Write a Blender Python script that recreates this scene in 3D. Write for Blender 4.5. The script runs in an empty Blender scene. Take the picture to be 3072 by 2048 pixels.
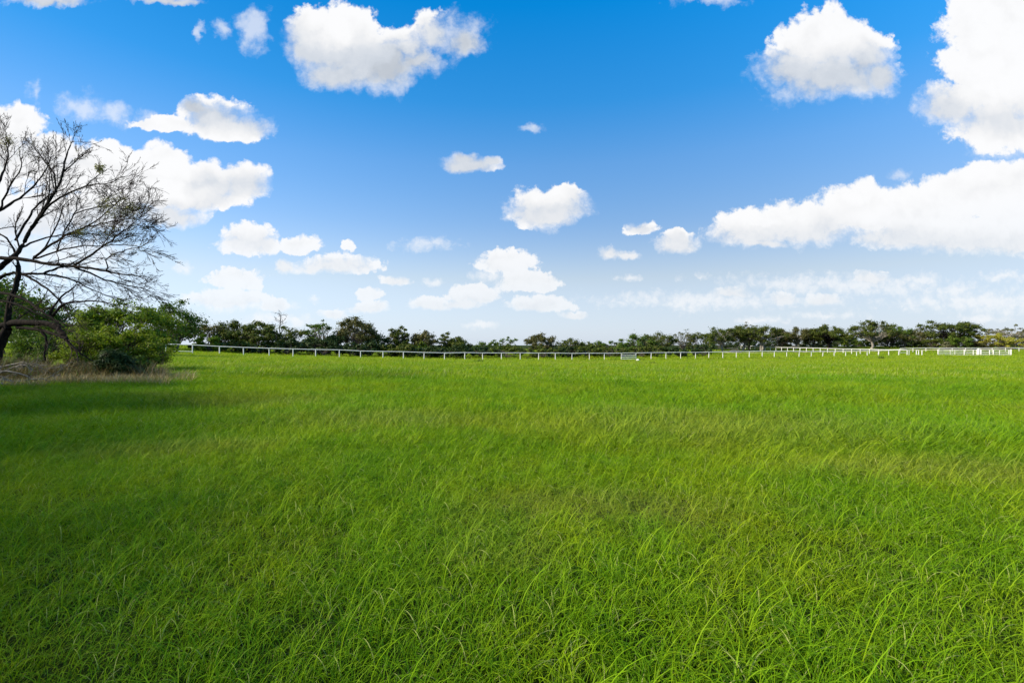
import bpy, math, random
import numpy as np
from mathutils import Vector, Matrix

# ------------------------------------------------------------------ camera, sky, sun, exposure
SC = bpy.context.scene
F = 1450.0                      # focal length of the photograph in its own pixels (3072 x 2048)
CAM_H = 1.6
cam = bpy.data.cameras.new('camera')
cam.sensor_width = 36.0
cam.lens = 36.0 * F / 3072.0
cam.clip_start = 0.05
cam.clip_end = 9000.0
cam_o = bpy.data.objects.new('camera', cam)
SC.collection.objects.link(cam_o)
cam_o.location = (0, 0, CAM_H)
cam_o.rotation_euler = (math.radians(90), 0, 0)
SC.camera = cam_o

SUN_EL = math.radians(35)
SUN_BACK = math.radians(24)     # sun stands to the left and a little behind the camera
sun_dir = Vector((-math.cos(SUN_EL) * math.cos(SUN_BACK), -math.cos(SUN_EL) * math.sin(SUN_BACK), math.sin(SUN_EL)))
sl = bpy.data.lights.new('sun', 'SUN')
sl.energy = 5.0
sl.angle = math.radians(8.0)     # sun through thin cloud: soft shade, no crisp post shadows
sl.color = (1.0, 0.93, 0.80)
so = bpy.data.objects.new('sun', sl)
SC.collection.objects.link(so)
so.rotation_euler = (-sun_dir).to_track_quat('-Z', 'Y').to_euler()
so.location = (-60, -30, 80)

vs = SC.view_settings
vs.view_transform = 'Standard'
vs.look = 'None'
vs.exposure = 0.85
vs.gamma = 1.0
vs.use_curve_mapping = False
cy = SC.cycles
cy.max_bounces = 5
cy.diffuse_bounces = 3
cy.transmission_bounces = 3
cy.glossy_bounces = 2
cy.transparent_max_bounces = 4
cy.use_adaptive_sampling = True
cy.adaptive_threshold = 0.01
cy.use_denoising = True
cy.caustics_reflective = False
cy.caustics_refractive = False
try:
    cy.denoiser = 'OPENIMAGEDENOISE'
except Exception:
    pass


class NB:
    """small helper to write node trees"""
    def __init__(s, tree):
        s.t = tree

    def new(s, typ, **kw):
        n = s.t.nodes.new(typ)
        for k, v in kw.items():
            setattr(n, k, v)
        return n

    def put(s, sock, v):
        if isinstance(v, bpy.types.NodeSocket):
            s.t.links.new(v, sock)
        else:
            sock.default_value = v

    def m(s, op, a, b=None, c=None, clamp=False):
        n = s.new('ShaderNodeMath', operation=op, use_clamp=clamp)
        for i, v in enumerate((a, b, c)):
            if v is not None:
                s.put(n.inputs[i], v)
        return n.outputs[0]

    def v(s, op, a, b=None, c=None):
        n = s.new('ShaderNodeVectorMath', operation=op)
        for i, x in enumerate((a, b, c)):
            if x is not None:
                s.put(n.inputs[i], x)
        return n.outputs['Value'] if op in ('LENGTH', 'DOT_PRODUCT', 'DISTANCE') else n.outputs[0]

    def comb(s, x, y, z):
        n = s.new('ShaderNodeCombineXYZ')
        for i, q in enumerate((x, y, z)):
            s.put(n.inputs[i], q)
        return n.outputs[0]

    def sep(s, v):
        n = s.new('ShaderNodeSeparateXYZ')
        s.put(n.inputs[0], v)
        return n.outputs

    def noise(s, vec, scale, detail=3.0, rough=0.5, out=0):
        n = s.new('ShaderNodeTexNoise')
        s.put(n.inputs['Vector'], vec)
        n.inputs['Scale'].default_value = scale
        n.inputs['Detail'].default_value = detail
        n.inputs['Roughness'].default_value = rough
        return n.outputs[out]

    def ramp(s, x, a, b, c=0.0, d=1.0, smooth=True):
        n = s.new('ShaderNodeMapRange')
        if smooth:
            n.interpolation_type = 'SMOOTHSTEP'
        s.put(n.inputs[0], x)
        for i, q in enumerate((a, b, c, d)):
            s.put(n.inputs[i + 1], q)
        return n.outputs[0]

    def mix(s, f, a, b, typ='MIX'):
        n = s.new('ShaderNodeMix', data_type='RGBA', blend_type=typ)
        s.put(n.inputs[0], f)
        s.put(n.inputs[6], a)
        s.put(n.inputs[7], b)
        return n.outputs[2]


# cumulus clouds of the sky: (x, y, rx, ry, thinness) as directions on the front of the sky, written in
# photo pixels / 1.306; turned to direction tangents below
CLOUDS = [
    (720, 95, 68, 62, 0), (790, 100, 95, 76, 0), (860, 130, 115, 66, 0), (780, 160, 90, 46, 0), (930, 95, 62, 40, .1), (985, 60, 46, 50, .12), (1062, 95, 66, 36, .16), (1020, 80, 80, 40, .25), (890, 185, 52, 34, .3), (960, 130, 60, 34, .12),
    (500, 262, 80, 46, 0), (560, 285, 66, 32, 0), (445, 235, 34, 28, .05), (370, 278, 75, 17, .1), (330, 268, 26, 18, .2),
    (20, 285, 80, 50, 0), (240, 342, 40, 24, 0), (375, 365, 62, 46, 0), (290, 395, 110, 56, 0), (480, 405, 105, 44, 0), (180, 375, 100, 55, 0), (560, 410, 54, 42, 0), (430, 440, 150, 34, .02), (390, 482, 96, 36, .12), (90, 350, 120, 45, 0),
    (60, 480, 150, 70, .15), (230, 480, 120, 50, .1), (-80, 330, 130, 110, 0), (30, 560, 110, 50, .25), (170, 590, 120, 50, .3),
    (1080, 371, 66, 22, 0), (1070, 356, 32, 18, 0), (1125, 362, 24, 16, .1),
    (1265, 462, 92, 38, 0), (1245, 482, 78, 34, 0), (1300, 440, 44, 22, 0), (1255, 518, 30, 12, .3),
    (1900, 95, 88, 74, 0), (1910, 165, 142, 62, 0), (1830, 140, 82, 62, 0), (1990, 120, 62, 52, 0), (1800, 215, 50, 30, .3), (2020, 170, 44, 40, .05),
    (2310, 50, 128, 90, 0), (2290, 150, 120, 88, 0), (2190, 240, 84, 50, .02), (2290, 270, 130, 70, .05), (2370, 200, 110, 130, 0), (2330, 330, 100, 44, .2), (2460, 120, 120, 130, 0),
    (1725, 522, 94, 42, 0), (1850, 500, 110, 52, 0), (1985, 465, 96, 56, 0), (2120, 475, 120, 62, 0), (2250, 430, 125, 58, 0), (2345, 420, 110, 66, 0), (2330, 525, 110, 50, 0), (2090, 535, 150, 30, 0), (2200, 535, 120, 40, 0), (1750, 555, 70, 14, .1), (2440, 480, 130, 90, 0), (2066, 398, 22, 14, .25),
    (572, 545, 64, 36, 0), (690, 556, 58, 22, .12), (655, 605, 24, 17, .05), (770, 605, 104, 22, .05), (910, 641, 42, 12, .15), (803, 565, 19, 13, .12), (980, 564, 62, 15, .3),
    (540, 635, 68, 26, .15), (520, 680, 96, 24, .06), (630, 697, 36, 20, .1), (560, 700, 90, 14, .2), (420, 615, 20, 14, .3),
    (1165, 596, 62, 30, .02), (1215, 640, 72, 27, .05), (1090, 672, 58, 22, .02), (990, 692, 46, 17, .05), (1240, 692, 84, 20, .1), (1320, 719, 36, 11, .1), (1130, 636, 46, 16, .2), (1060, 695, 60, 12, .1),
    (1475, 517, 40, 17, .08), (1555, 555, 46, 27, .02), (1550, 538, 20, 18, .05), (1400, 578, 30, 19, .05), (1440, 582, 34, 13, .08), (1445, 636, 28, 9, .2),
    (1680, 670, 54, 14, .12), (1800, 686, 45, 15, .15), (1893, 686, 52, 17, .12), (2000, 635, 56, 18, .15), (1612, 637, 16, 9, .2), (2110, 640, 46, 14, .3), (2200, 662, 52, 17, .2), (2300, 632, 54, 13, .3), (1950, 655, 260, 22, .4), (2250, 690, 200, 26, .4), (1600, 690, 200, 18, .42), (1740, 735, 60, 9, .35), (1900, 725, 80, 9, .35), (2250, 735, 60, 10, .3),
    (850, 672, 30, 15, .08), (850, 701, 46, 17, .06), (765, 716, 34, 14, .12), (722, 685, 16, 11, .25), (1100, 746, 40, 7, .35), (1000, 650, 20, 8, .4), (640, 735, 70, 14, .25),
    (110, 2, 120, 17, .15), (380, 0, 110, 16, .15), (585, 70, 32, 36, .38), (515, 66, 17, 20, .42), (460, 78, 9, 20, .4), (72, 215, 16, 26, .4), (190, 243, 46, 30, .3), (256, 262, 34, 26, .33), (1630, 2, 70, 12, .32), (1222, 300, 22, 7, .5),
]


def build_world():
    w = bpy.data.worlds.new('World')
    SC.world = w
    w.use_nodes = True
    w.cycles.sampling_method = 'NONE'
    t = w.node_tree
    t.nodes.clear()
    b = NB(t)
    out = b.new('ShaderNodeOutputWorld')
    tc = b.new('ShaderNodeTexCoord')
    d = tc.outputs['Generated']
    dx, dy, dz = b.sep(d)
    sky = b.new('ShaderNodeTexSky', sky_type='NISHITA')
    sky.sun_disc = False
    sky.sun_elevation = SUN_EL
    sky.sun_rotation = math.radians(90) + SUN_BACK
    sky.altitude = 150.0
    sky.air_density = 1.0
    sky.dust_density = 0.4
    sky.ozone_density = 2.2
    # clear deep-blue air of the photograph: channel balance of the Nishita sky by elevation
    elev = b.m('MAXIMUM', dz, 0.0)
    cr = b.new('ShaderNodeValToRGB')
    stops = [(0.0, (0.74, 0.86, 1.30)), (0.05, (0.86, 0.90, 1.14)), (0.126, (1.09, 0.99, 0.98)), (0.22, (0.98, 1.09, 1.20)), (0.34, (0.70, 1.18, 1.47)), (0.44, (0.24, 1.17, 1.67)), (0.57, (0.02, 1.20, 1.88)), (1.0, (0.02, 1.15, 1.85))]
    el = cr.color_ramp.elements
    el[0].position = 0.0
    el[1].position = 1.0
    for pos, c in stops[1:-1]:
        el.new(pos)
    for e, (pos, c) in zip(el, stops):
        e.position = pos
        e.color = tuple(q * 0.5 for q in c) + (1,)
    b.put(cr.inputs[0], elev)
    skyc = b.v('MULTIPLY', b.v('MULTIPLY', sky.outputs[0], cr.outputs[0]), (0.157, 0.157, 0.157))
    skyc = b.mix(b.ramp(elev, 0.0, 0.24, 0.65, 0.0), skyc, (0.400, 0.452, 0.512, 1))
    ys = b.m('MAXIMUM', dy, 0.05)
    u = b.m('DIVIDE', dx, ys)
    v = b.m('DIVIDE', dz, ys)
    p = b.comb(u, v, 0.0)
    zs = b.m('ADD', b.m('MAXIMUM', dz, 0.0), 0.12)
    q = b.comb(b.m('DIVIDE', dx, zs), b.m('DIVIDE', dy, zs), 0.0)
    gen = b.m('SUBTRACT', b.m('MULTIPLY', b.noise(q, 0.9, 5.0, 0.55), 3.2), 1.75)   # cumulus over the rest of the sky
    edge = b.m('MAXIMUM', b.m('MULTIPLY', b.m('ABSOLUTE', u), 0.8), b.m('MULTIPLY', v, 1.15))
    far = b.ramp(edge, 0.88, 1.06)
    # billows
    wamp = b.m('ADD', b.m('MULTIPLY', b.m('MAXIMUM', v, 0.0), 0.11), 0.016)
    wn = b.v('SUBTRACT', b.noise(p, 7.5, 5.0, 0.62, out='Color'), (0.5, 0.5, 0.5))
    scl = b.new('ShaderNodeVectorMath', operation='SCALE')
    b.put(scl.inputs[0], wn)
    b.put(scl.inputs['Scale'], wamp)
    wn2 = b.v('MULTIPLY', b.v('SUBTRACT', b.noise(p, 34.0, 4.0, 0.6, out='Color'), (0.5, 0.5, 0.5)), (0.030, 0.022, 0))
    pw = b.v('MULTIPLY', b.v('ADD', b.v('ADD', p, scl.outputs[0]), wn2), (1, 1, 0))
    lowf = b.ramp(v, 0.14, 0.42, 1.0, 0.0)

    def billow(vec, sc):
        vo = b.new('ShaderNodeTexVoronoi', feature='SMOOTH_F1')
        b.put(vo.inputs['Vector'], vec)
        vo.inputs['Scale'].default_value = sc
        vo.inputs['Detail'].default_value = 2.5
        vo.inputs['Roughness'].default_value = 0.6
        vo.inputs['Lacunarity'].default_value = 2.3
        vo.inputs['Smoothness'].default_value = 0.35
        vo.normalize = True
        return vo.outputs['Distance']
    bmix = b.m('ADD', b.m('MULTIPLY', billow(pw, 48.0), lowf), b.m('MULTIPLY', billow(pw, 17.0), b.m('SUBTRACT', 1.0, lowf)))
    bil = b.m('MULTIPLY', b.m('SUBTRACT', 0.36, bmix), 1.15)
    fine = b.m('MULTIPLY', b.m('SUBTRACT', b.noise(p, 24.0, 5.0, 0.66), 0.5), 0.72)
    tex = b.m('ADD', bil, fine)
    LOFF = b.comb(0.006, b.m('SUBTRACT', -0.010, b.m('MULTIPLY', b.m('MAXIMUM', v, 0.0), 0.15)), 0.0)
    pl = b.v('ADD', pw, LOFF)

    def group(blobs, name):
        g = bpy.data.node_groups.new(name, 'ShaderNodeTree')
        g.interface.new_socket('Vector', in_out='INPUT', socket_type='NodeSocketVector')
        g.interface.new_socket('Field', in_out='OUTPUT', socket_type='NodeSocketFloat')
        g.interface.new_socket('Wisp', in_out='OUTPUT', socket_type='NodeSocketFloat')
        gb = NB(g)
        gi = gb.new('NodeGroupInput')
        go = gb.new('NodeGroupOutput')
        acc = [None, None]
        for (cx, cyy, rx, ry, thin) in blobs:
            cu = (cx * 1.30612 - 1536) / F
            cv = (1024 - cyy * 1.30612) / F
            wisp = 1 if thin >= 0.2 else 0
            gr = 1.10 if not wisp else 1.35
            ru, rv = gr * rx * 1.30612 / F, gr * ry * 1.30612 / F
            if wisp:
                k = gb.v('LENGTH', gb.v('MULTIPLY_ADD', gi.outputs[0], (1 / ru, 1 / rv, 0), (-cu / ru, -cv / rv, 0)))
            else:       # flat foot: the lower half is squashed
                fl = 1.75 if cv < 0.42 else 1.25
                cv -= rv * (0.42 if cv < 0.42 else 0.18)
                rv *= 1.22 if cv < 0.42 else 1.1
                w_ = gb.v('MULTIPLY_ADD', gi.outputs[0], (1 / ru, 1 / rv, 0), (-cu / ru, -cv / rv, 0))
                k = gb.v('LENGTH', gb.v('MAXIMUM', w_, gb.v('MULTIPLY', w_, (-1, -fl, 0))))
            if thin and not wisp:
                k = gb.m('ADD', k, thin)
            acc[wisp] = k if acc[wisp] is None else gb.m('SMOOTH_MIN', acc[wisp], k, 0.14)
        for j in (0, 1):
            if acc[j] is None:
                go.inputs[j].default_value = -3.0
            else:
                gb.put(go.inputs[j], gb.m('SUBTRACT', 1.0, acc[j]))
        return g

    bounds = [-0.72, -0.42, -0.05, 0.40, 0.70]
    lo = [-9] + bounds
    hi = bounds + [9]

    def shade(h0, h1, wisp=None, relief=None):
        """colour and cover of a cloud from its thickness and the thickness just below; grey undersides and hollows are shading drawn in"""
        flat0 = b.m('SUBTRACT', h0, relief) if relief is not None else h0
        under = b.m('MAXIMUM', b.m('SUBTRACT', flat0, h1), 0.0)
        soft = b.m('ADD', 0.15, b.m('MINIMUM', b.m('MULTIPLY', under, b.m('ADD', 0.22, b.m('MULTIPLY', b.m('MAXIMUM', v, 0.0), 1.3))), 0.55))
        a = b.ramp(h0, -0.08, soft)
        foot = b.ramp(h1, -0.70, 0.60, 1.0, 0.0)
        hollow = b.m('MULTIPLY', b.ramp(b.noise(pw, 6.5, 3.0, 0.55), 0.50, 0.70), b.m('MULTIPLY', b.ramp(flat0, 0.10, 0.55, 0.0, 0.14), b.ramp(v, 0.12, 0.34)))
        if relief is not None:
            val = b.m('SUBTRACT', 0.975, b.m('MULTIPLY', b.m('MULTIPLY', foot, b.ramp(flat0, -0.05, 0.45)), b.ramp(v, 0.10, 0.42, 0.07, 0.27)))
            val = b.m('SUBTRACT', val, hollow)
            val = b.m('ADD', val, b.m('MULTIPLY', b.m('MINIMUM', relief, 0.12), b.m('ADD', 0.12, b.m('MULTIPLY', foot, 0.12))))
        else:
            val = b.m('SUBTRACT', 0.95, b.ramp(h0, 0.1, 0.9, 0.0, 0.15))
        val = b.m('MINIMUM', b.m('MAXIMUM', val, 0.60), 0.985)
        cool = b.ramp(val, 0.66, 0.95)
        v7 = b.m('MULTIPLY', val, 0.56)
        col = b.v('MULTIPLY', b.mix(cool, (0.90, 0.97, 1.07, 1), (1.0, 1.0, 1.005, 1)), b.comb(v7, v7, v7))
        low = b.ramp(elev, 0.02, 0.24, 0.62, 0.98)
        a = b.m('MULTIPLY', a, low)
        if wisp is not None:
            wa = b.m('MULTIPLY', b.ramp(b.m('ADD', wisp, b.m('MULTIPLY', tex, 2.2)), 0.05, 1.25), b.ramp(elev, 0.05, 0.35, 0.62, 0.58))
            a = b.m('MAXIMUM', a, wa)
        return a, col

    shader = None
    for i in range(len(lo)):
        mg = 0.10
        sel = []
        for c in CLOUDS:
            cu = (c[0] * 1.30612 - 1536) / F
            ru = c[2] * 1.30612 / F
            if cu + ru * 1.3 + mg > lo[i] and cu - ru * 1.3 - mg < hi[i]:
                sel.append(c)
        g = group(sel, 'cumulus_%d' % i)
        n0 = b.new('ShaderNodeGroup'); n0.node_tree = g
        n1 = b.new('ShaderNodeGroup'); n1.node_tree = g
        b.put(n0.inputs[0], pw)
        b.put(n1.inputs[0], pl)
        f0 = b.m('SUBTRACT', b.m('ADD', n0.outputs[0], tex), b.m('MULTIPLY', far, 3.0))
        f1 = b.m('SUBTRACT', b.m('ADD', n1.outputs[0], b.m('MULTIPLY', fine, 0.0)), b.m('MULTIPLY', far, 3.0))
        gg = b.m('SUBTRACT', gen, b.m('MULTIPLY', b.m('SUBTRACT', 1.0, far), 3.0))
        h0 = b.m('MAXIMUM', f0, gg)
        h1 = b.m('MAXIMUM', f1, gg)
        a, col = shade(h0, h1, b.m('SUBTRACT', n0.outputs[1], b.m('MULTIPLY', far, 3.0)), tex)
        bg = b.new('ShaderNodeBackground')
        b.put(bg.inputs[0], b.mix(a, skyc, col))
        if shader is None:
            shader = bg.outputs[0]
        else:
            mx = b.new('ShaderNodeMixShader')
            b.put(mx.inputs[0], b.m('GREATER_THAN', u, lo[i]))
            b.put(mx.inputs[1], shader)
            b.put(mx.inputs[2], bg.outputs[0])
            shader = mx.outputs[0]
    # rest of the sky, and dull green below the horizon
    a, col = shade(gen, b.m('SUBTRACT', gen, 0.12))
    bg = b.new('ShaderNodeBackground')
    b.put(bg.inputs[0], b.mix(a, skyc, col))
    mx = b.new('ShaderNodeMixShader')
    b.put(mx.inputs[0], b.m('MULTIPLY', b.m('GREATER_THAN', dy, 0.35), b.m('LESS_THAN', edge, 1.08)))
    b.put(mx.inputs[1], bg.outputs[0])
    b.put(mx.inputs[2], shader)
    b.put(out.inputs[0], mx.outputs[0])


build_world()

# ------------------------------------------------------------------ helpers
COL = SC.collection
RNG = np.random.default_rng(7)
random.seed(7)


def px(x, y, depth):
    """photo pixel at a given depth -> point"""
    return np.array([(x - 1536) / F * depth, depth, CAM_H + (1024 - y) / F * depth])


def tag(o, label=None, cat=None, group=None, kind=None):
    if label: o['label'] = label
    if cat: o['category'] = cat
    if group: o['group'] = group
    if kind: o['kind'] = kind
    return o


def empty(name, loc, label, cat, group=None):
    o = bpy.data.objects.new(name, None)
    o.empty_display_size = 0.3
    COL.objects.link(o)
    o.location = loc
    return tag(o, label, cat, group)


class MB:
    def __init__(s):
        s.V, s.Q, s.T, s.n = [], [], [], 0
        s.A = []                       # per-vertex random value

    def add(s, v, q=None, t=None, a=None):
        v = np.asarray(v, dtype=np.float32).reshape(-1, 3)
        if q is not None and len(q): s.Q.append(np.asarray(q, dtype=np.int32).reshape(-1, 4) + s.n)
        if t is not None and len(t): s.T.append(np.asarray(t, dtype=np.int32).reshape(-1, 3) + s.n)
        s.V.append(v)
        s.A.append(np.zeros(len(v), np.float32) if a is None else np.broadcast_to(np.asarray(a, np.float32), (len(v),)))
        s.n += len(v)

    def tube(s, pts, rad, k=6, cap=False, a=0.0):
        pts = np.asarray(pts, dtype=np.float64)
        rad = np.broadcast_to(np.asarray(rad, dtype=np.float64), (len(pts),))
        n = len(pts)
        tg = np.gradient(pts, axis=0)
        tg /= np.linalg.norm(tg, axis=1, keepdims=True) + 1e-9
        ref = np.array([0.31, 0.17, 0.93]) if abs(tg[0][2]) < 0.8 else np.array([0.93, 0.31, 0.17])
        e1 = np.cross(tg, ref); e1 /= np.linalg.norm(e1, axis=1, keepdims=True) + 1e-9
        e2 = np.cross(tg, e1)
        an = np.arange(k) * 2 * math.pi / k
        V = pts[:, None, :] + rad[:, None, None] * (np.cos(an)[None, :, None] * e1[:, None, :] + np.sin(an)[None, :, None] * e2[:, None, :])
        i = np.arange(n - 1)[:, None] * k
        j = np.arange(k)[None, :]
        j2 = (j + 1) % k
        q = np.stack([i + j, i + j2, i + k + j2, i + k + j], -1).reshape(-1, 4)
        V = V.reshape(-1, 3)
        if cap:
            V = np.vstack([V, pts[-1:], pts[:1]])
            c1, c0 = n * k, n * k + 1
            base = (n - 1) * k
            t = [[base + a_, base + (a_ + 1) % k, c1] for a_ in range(k)] + [[(a_ + 1) % k, a_, c0] for a_ in range(k)]
            s.add(V, q, t, a)
        else:
            s.add(V, q, None, a)

    def box(s, c, h, bev=0.0):
        c = np.asarray(c); h = np.asarray(h)
        sg = np.array([[-1, -1, -1], [1, -1, -1], [1, 1, -1], [-1, 1, -1], [-1, -1, 1], [1, -1, 1], [1, 1, 1], [-1, 1, 1]])
        s.add(c + sg * h, [[3, 2, 1, 0], [4, 5, 6, 7], [0, 1, 5, 4], [1, 2, 6, 5], [2, 3, 7, 6], [3, 0, 4, 7]])

    def leaves(s, C, size, rng, up=0.35, aspect=0.55, nrm=None):
        """diamond leaves at centres C"""
        n = len(C)
        size = np.broadcast_to(np.asarray(size, dtype=np.float64), (n,))
        N = rng.normal(size=(n, 3)); N[:, 2] += up * 2
        if nrm is not None: N = N * 0.6 + nrm * 1.2
        N /= np.linalg.norm(N, axis=1, keepdims=True) + 1e-9
        R = rng.normal(size=(n, 3))
        U = np.cross(N, R); U /= np.linalg.norm(U, axis=1, keepdims=True) + 1e-9
        W = np.cross(N, U)
        hu = U * (size * 0.5)[:, None]
        hw = W * (size * 0.5 * aspect)[:, None]
        V = np.stack([C - hu, C + hw - hu * 0.1, C + hu, C - hw - hu * 0.1], 1).reshape(-1, 3)
        q = np.arange(n * 4, dtype=np.int32).reshape(-1, 4)
        s.add(V, q, None, np.repeat(rng.random(n), 4))

    def mesh(s, name, mat=None, smooth=False):
        me = bpy.data.meshes.new(name)
        V = np.concatenate(s.V) if s.V else np.zeros((0, 3), np.float32)
        nq = sum(len(q) for q in s.Q); nt = sum(len(t) for t in s.T)
        me.vertices.add(len(V))
        me.vertices.foreach_set('co', V.astype(np.float32).ravel())
        loops = [q.ravel() for q in s.Q] + [t.ravel() for t in s.T]
        L = np.concatenate(loops) if loops else np.zeros(0, np.int32)
        me.loops.add(len(L))
        me.loops.foreach_set('vertex_index', L.astype(np.int32))
        me.polygons.add(nq + nt)
        st = np.concatenate([np.arange(nq) * 4, nq * 4 + np.arange(nt) * 3]).astype(np.int32)
        me.polygons.foreach_set('loop_start', st)
        if smooth:
            me.polygons.foreach_set('use_smooth', np.ones(nq + nt, dtype=bool))
        at = me.attributes.new('rnd', 'FLOAT', 'POINT')
        at.data.foreach_set('value', np.concatenate(s.A).astype(np.float32))
        me.update(calc_edges=True)
        me.validate()
        if mat is not None: me.materials.append(mat)
        return me

    def build(s, name, mat, parent=None, smooth=False, loc=(0, 0, 0)):
        o = bpy.data.objects.new(name, s.mesh(name, mat, smooth))
        COL.objects.link(o)
        o.location = loc
        if parent is not None: o.parent = parent
        return o


# ------------------------------------------------------------------ terrain
FA, FB, FC = -0.715288589, 0.045988359, 0.014426886      # projective fit of the fence posts
FZ0 = 63.28


def fence_xy(n):
    return FZ0 * (FA + FB * n), FZ0 * (1 + FC * n)


def hgt_at(xp, yp, z):
    return CAM_H - (yp - 1024) / F * z


CTRL = []
for n_, yp_ in ((0, 1059), (1, 1061.8), (4, 1070), (8, 1076), (12, 1079.7), (16, 1080.8), (22, 1079), (30, 1073.0), (36, 1070.5), (40, 1068.6), (45, 1066)):
    x_, z_ = fence_xy(n_)
    CTRL.append((x_, z_, CAM_H - (yp_ - 1024) / F * z_))
for xp_, yp_, z_ in ((600, 1047, 82), (300, 1046, 70), (900, 1062, 90), (1300, 1068, 95), (1700, 1068, 103), (2000, 1064, 112), (2250, 1053, 150), (2500, 1046, 150), (2800, 1043, 152), (3072, 1043, 152), (2900, 1066, 105.5), (3072, 1066, 104)):
    CTRL.append(((xp_ - 1536) / F * z_, z_, CAM_H - (yp_ - 1024) / F * z_))
CTRL += [(0, 0, 0), (-12, 6, 0.02), (12, 6, -0.02), (0, 14, -0.06), (-18, 18, 0.03), (18, 18, -0.15), (-26, 24, 0.12), (0, 35, -0.42), (30, 35, -0.5), (-25, 42, 0.0), (60, 60, -0.95), (0, -30, 0.1), (-40, -10, 0.2), (40, -10, 0), (-60, 40, 0.35),
         (-120, 80, 0.9), (-60, 160, 0.6), (40, 190, 0.0), (140, 190, 0.2), (160, 60, -0.9), (220, 150, 0)]
CT = np.array(CTRL)


def _tps(r):
    return r ** 2 * np.log(r + 1e-6)


def _solve():
    P = CT[:, :2] / 50.0
    n = len(P)
    K = _tps(np.linalg.norm(P[:, None] - P[None], axis=2)) + np.eye(n) * 0.002
    A = np.zeros((n + 3, n + 3))
    A[:n, :n] = K
    A[:n, n] = 1; A[:n, n + 1:] = P
    A[n, :n] = 1; A[n + 1:, :n] = P.T
    return np.linalg.solve(A, np.concatenate([CT[:, 2], np.zeros(3)]))


TPSW = _solve()


def H(x, y):
    x = np.atleast_1d(np.asarray(x, float)); y = np.atleast_1d(np.asarray(y, float))
    P = np.stack([x, y], -1) / 50.0
    n = len(CT)
    out = np.zeros(len(P))
    for s0 in range(0, len(P), 20000):
        Q = P[s0:s0 + 20000]
        K = _tps(np.linalg.norm(Q[:, None] - (CT[:, :2] / 50.0)[None], axis=2))
        out[s0:s0 + 20000] = K @ TPSW[:n] + TPSW[n] + Q @ TPSW[n + 1:]
    s_ = y - (63.3 + 0.3137 * (np.clip(x, -60, 120) + 45.3)) - 52
    w = np.clip(np.maximum(s_ / 420.0, (np.abs(x - 20) - 190) / 200.0), 0, 1); w = w * w * (3 - 2 * w)
    bump = 0.03 * np.sin(x * 0.9 + 1.3 * np.sin(y * 0.35)) * np.sin(y * 0.8 + x * 0.2) + 0.05 * np.sin(x * 0.21 + 1) * np.cos(y * 0.17)
    bump *= np.clip(np.hypot(x, y) / 3.0, 0, 1)
    return np.clip(out, -2.2, 2.0) * (1 - w) - 46.0 * w + bump * (1 - w)


def h1(x, y):
    return float(H([x], [y])[0])


# ------------------------------------------------------------------ materials
def new_mat(name):
    m = bpy.data.materials.new(name)
    m.use_nodes = True
    m.node_tree.nodes.clear()
    b = NB(m.node_tree)
    o = b.new('ShaderNodeOutputMaterial')
    return m, b, o


DRY = [(-24.0, 29.5, 9.0, 1.7), (-14.0, 30.5, 6.0, 1.2), (-15.2, 12.6, 4.0, 1.0), (-9.0, 13.5, 3.6, 0.7), (-6.5, 13.0, 2.4, 1.0), (-4.5, 24.0, 3.5, 1.0), (8.0, 58.0, 9.0, 3.4), (-3, 9.6, 2.2, 0.5), (4.5, 9.8, 3.0, 0.7), (26, 55, 7, 1.6), (58.0, 74.0, 12, 2.5), (3.0, 10.6, 2.5, .6), (-2.3, 9.6, 3.6, 1.5), (3.6, 8.8, 4.4, 2.3), (-7.0, 12.3, 3.0, 1.2), (5.2, 5.8, 2.2, 0.9), (1.0, 4.6, 1.6, 0.7), (-5.0, 7.0, 2.0, 0.7)]


def patches(b):
    """slow colour patches of the pasture: (yellowness, dryness) from world position"""
    g = b.new('ShaderNodeNewGeometry')
    p = g.outputs['Position']
    p = b.v('MULTIPLY', p, (1, 1, 0.0))
    n1 = b.noise(p, 0.16, 4.0, 0.6)
    n2 = b.noise(p, 0.75, 3.0, 0.55)
    n3 = b.noise(b.v('ADD', p, (31, 7, 3)), 0.33, 3.0, 0.6)
    yel = b.ramp(b.m('ADD', b.m('MULTIPLY', n1, 0.6), b.m('MULTIPLY', n2, 0.4)), 0.42, 0.60)
    yy = b.sep(p)[1]
    yel = b.m('ADD', b.m('MULTIPLY', yel, 0.8), b.ramp(yy, 14.0, 62.0, 0.0, 0.38))
    dry = b.ramp(n3, 0.60, 0.75, 0.0, 0.45)
    pn = b.v('ADD', p, b.v('MULTIPLY', b.v('SUBTRACT', b.noise(p, 0.8, 3.0, 0.6, out='Color'), (0.5, 0.5, 0.5)), (2.2, 1.6, 0)))
    for (cx, cyy, rx, ry) in DRY:
        k = b.v('LENGTH', b.v('MULTIPLY_ADD', pn, (1 / rx, 1 / ry, 0), (-cx / rx, -cyy / ry, 0)))
        dry = b.m('MAXIMUM', dry, b.ramp(k, 0.20, 1.2, 0.36, 0.0))
    return yel, dry, p


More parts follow.
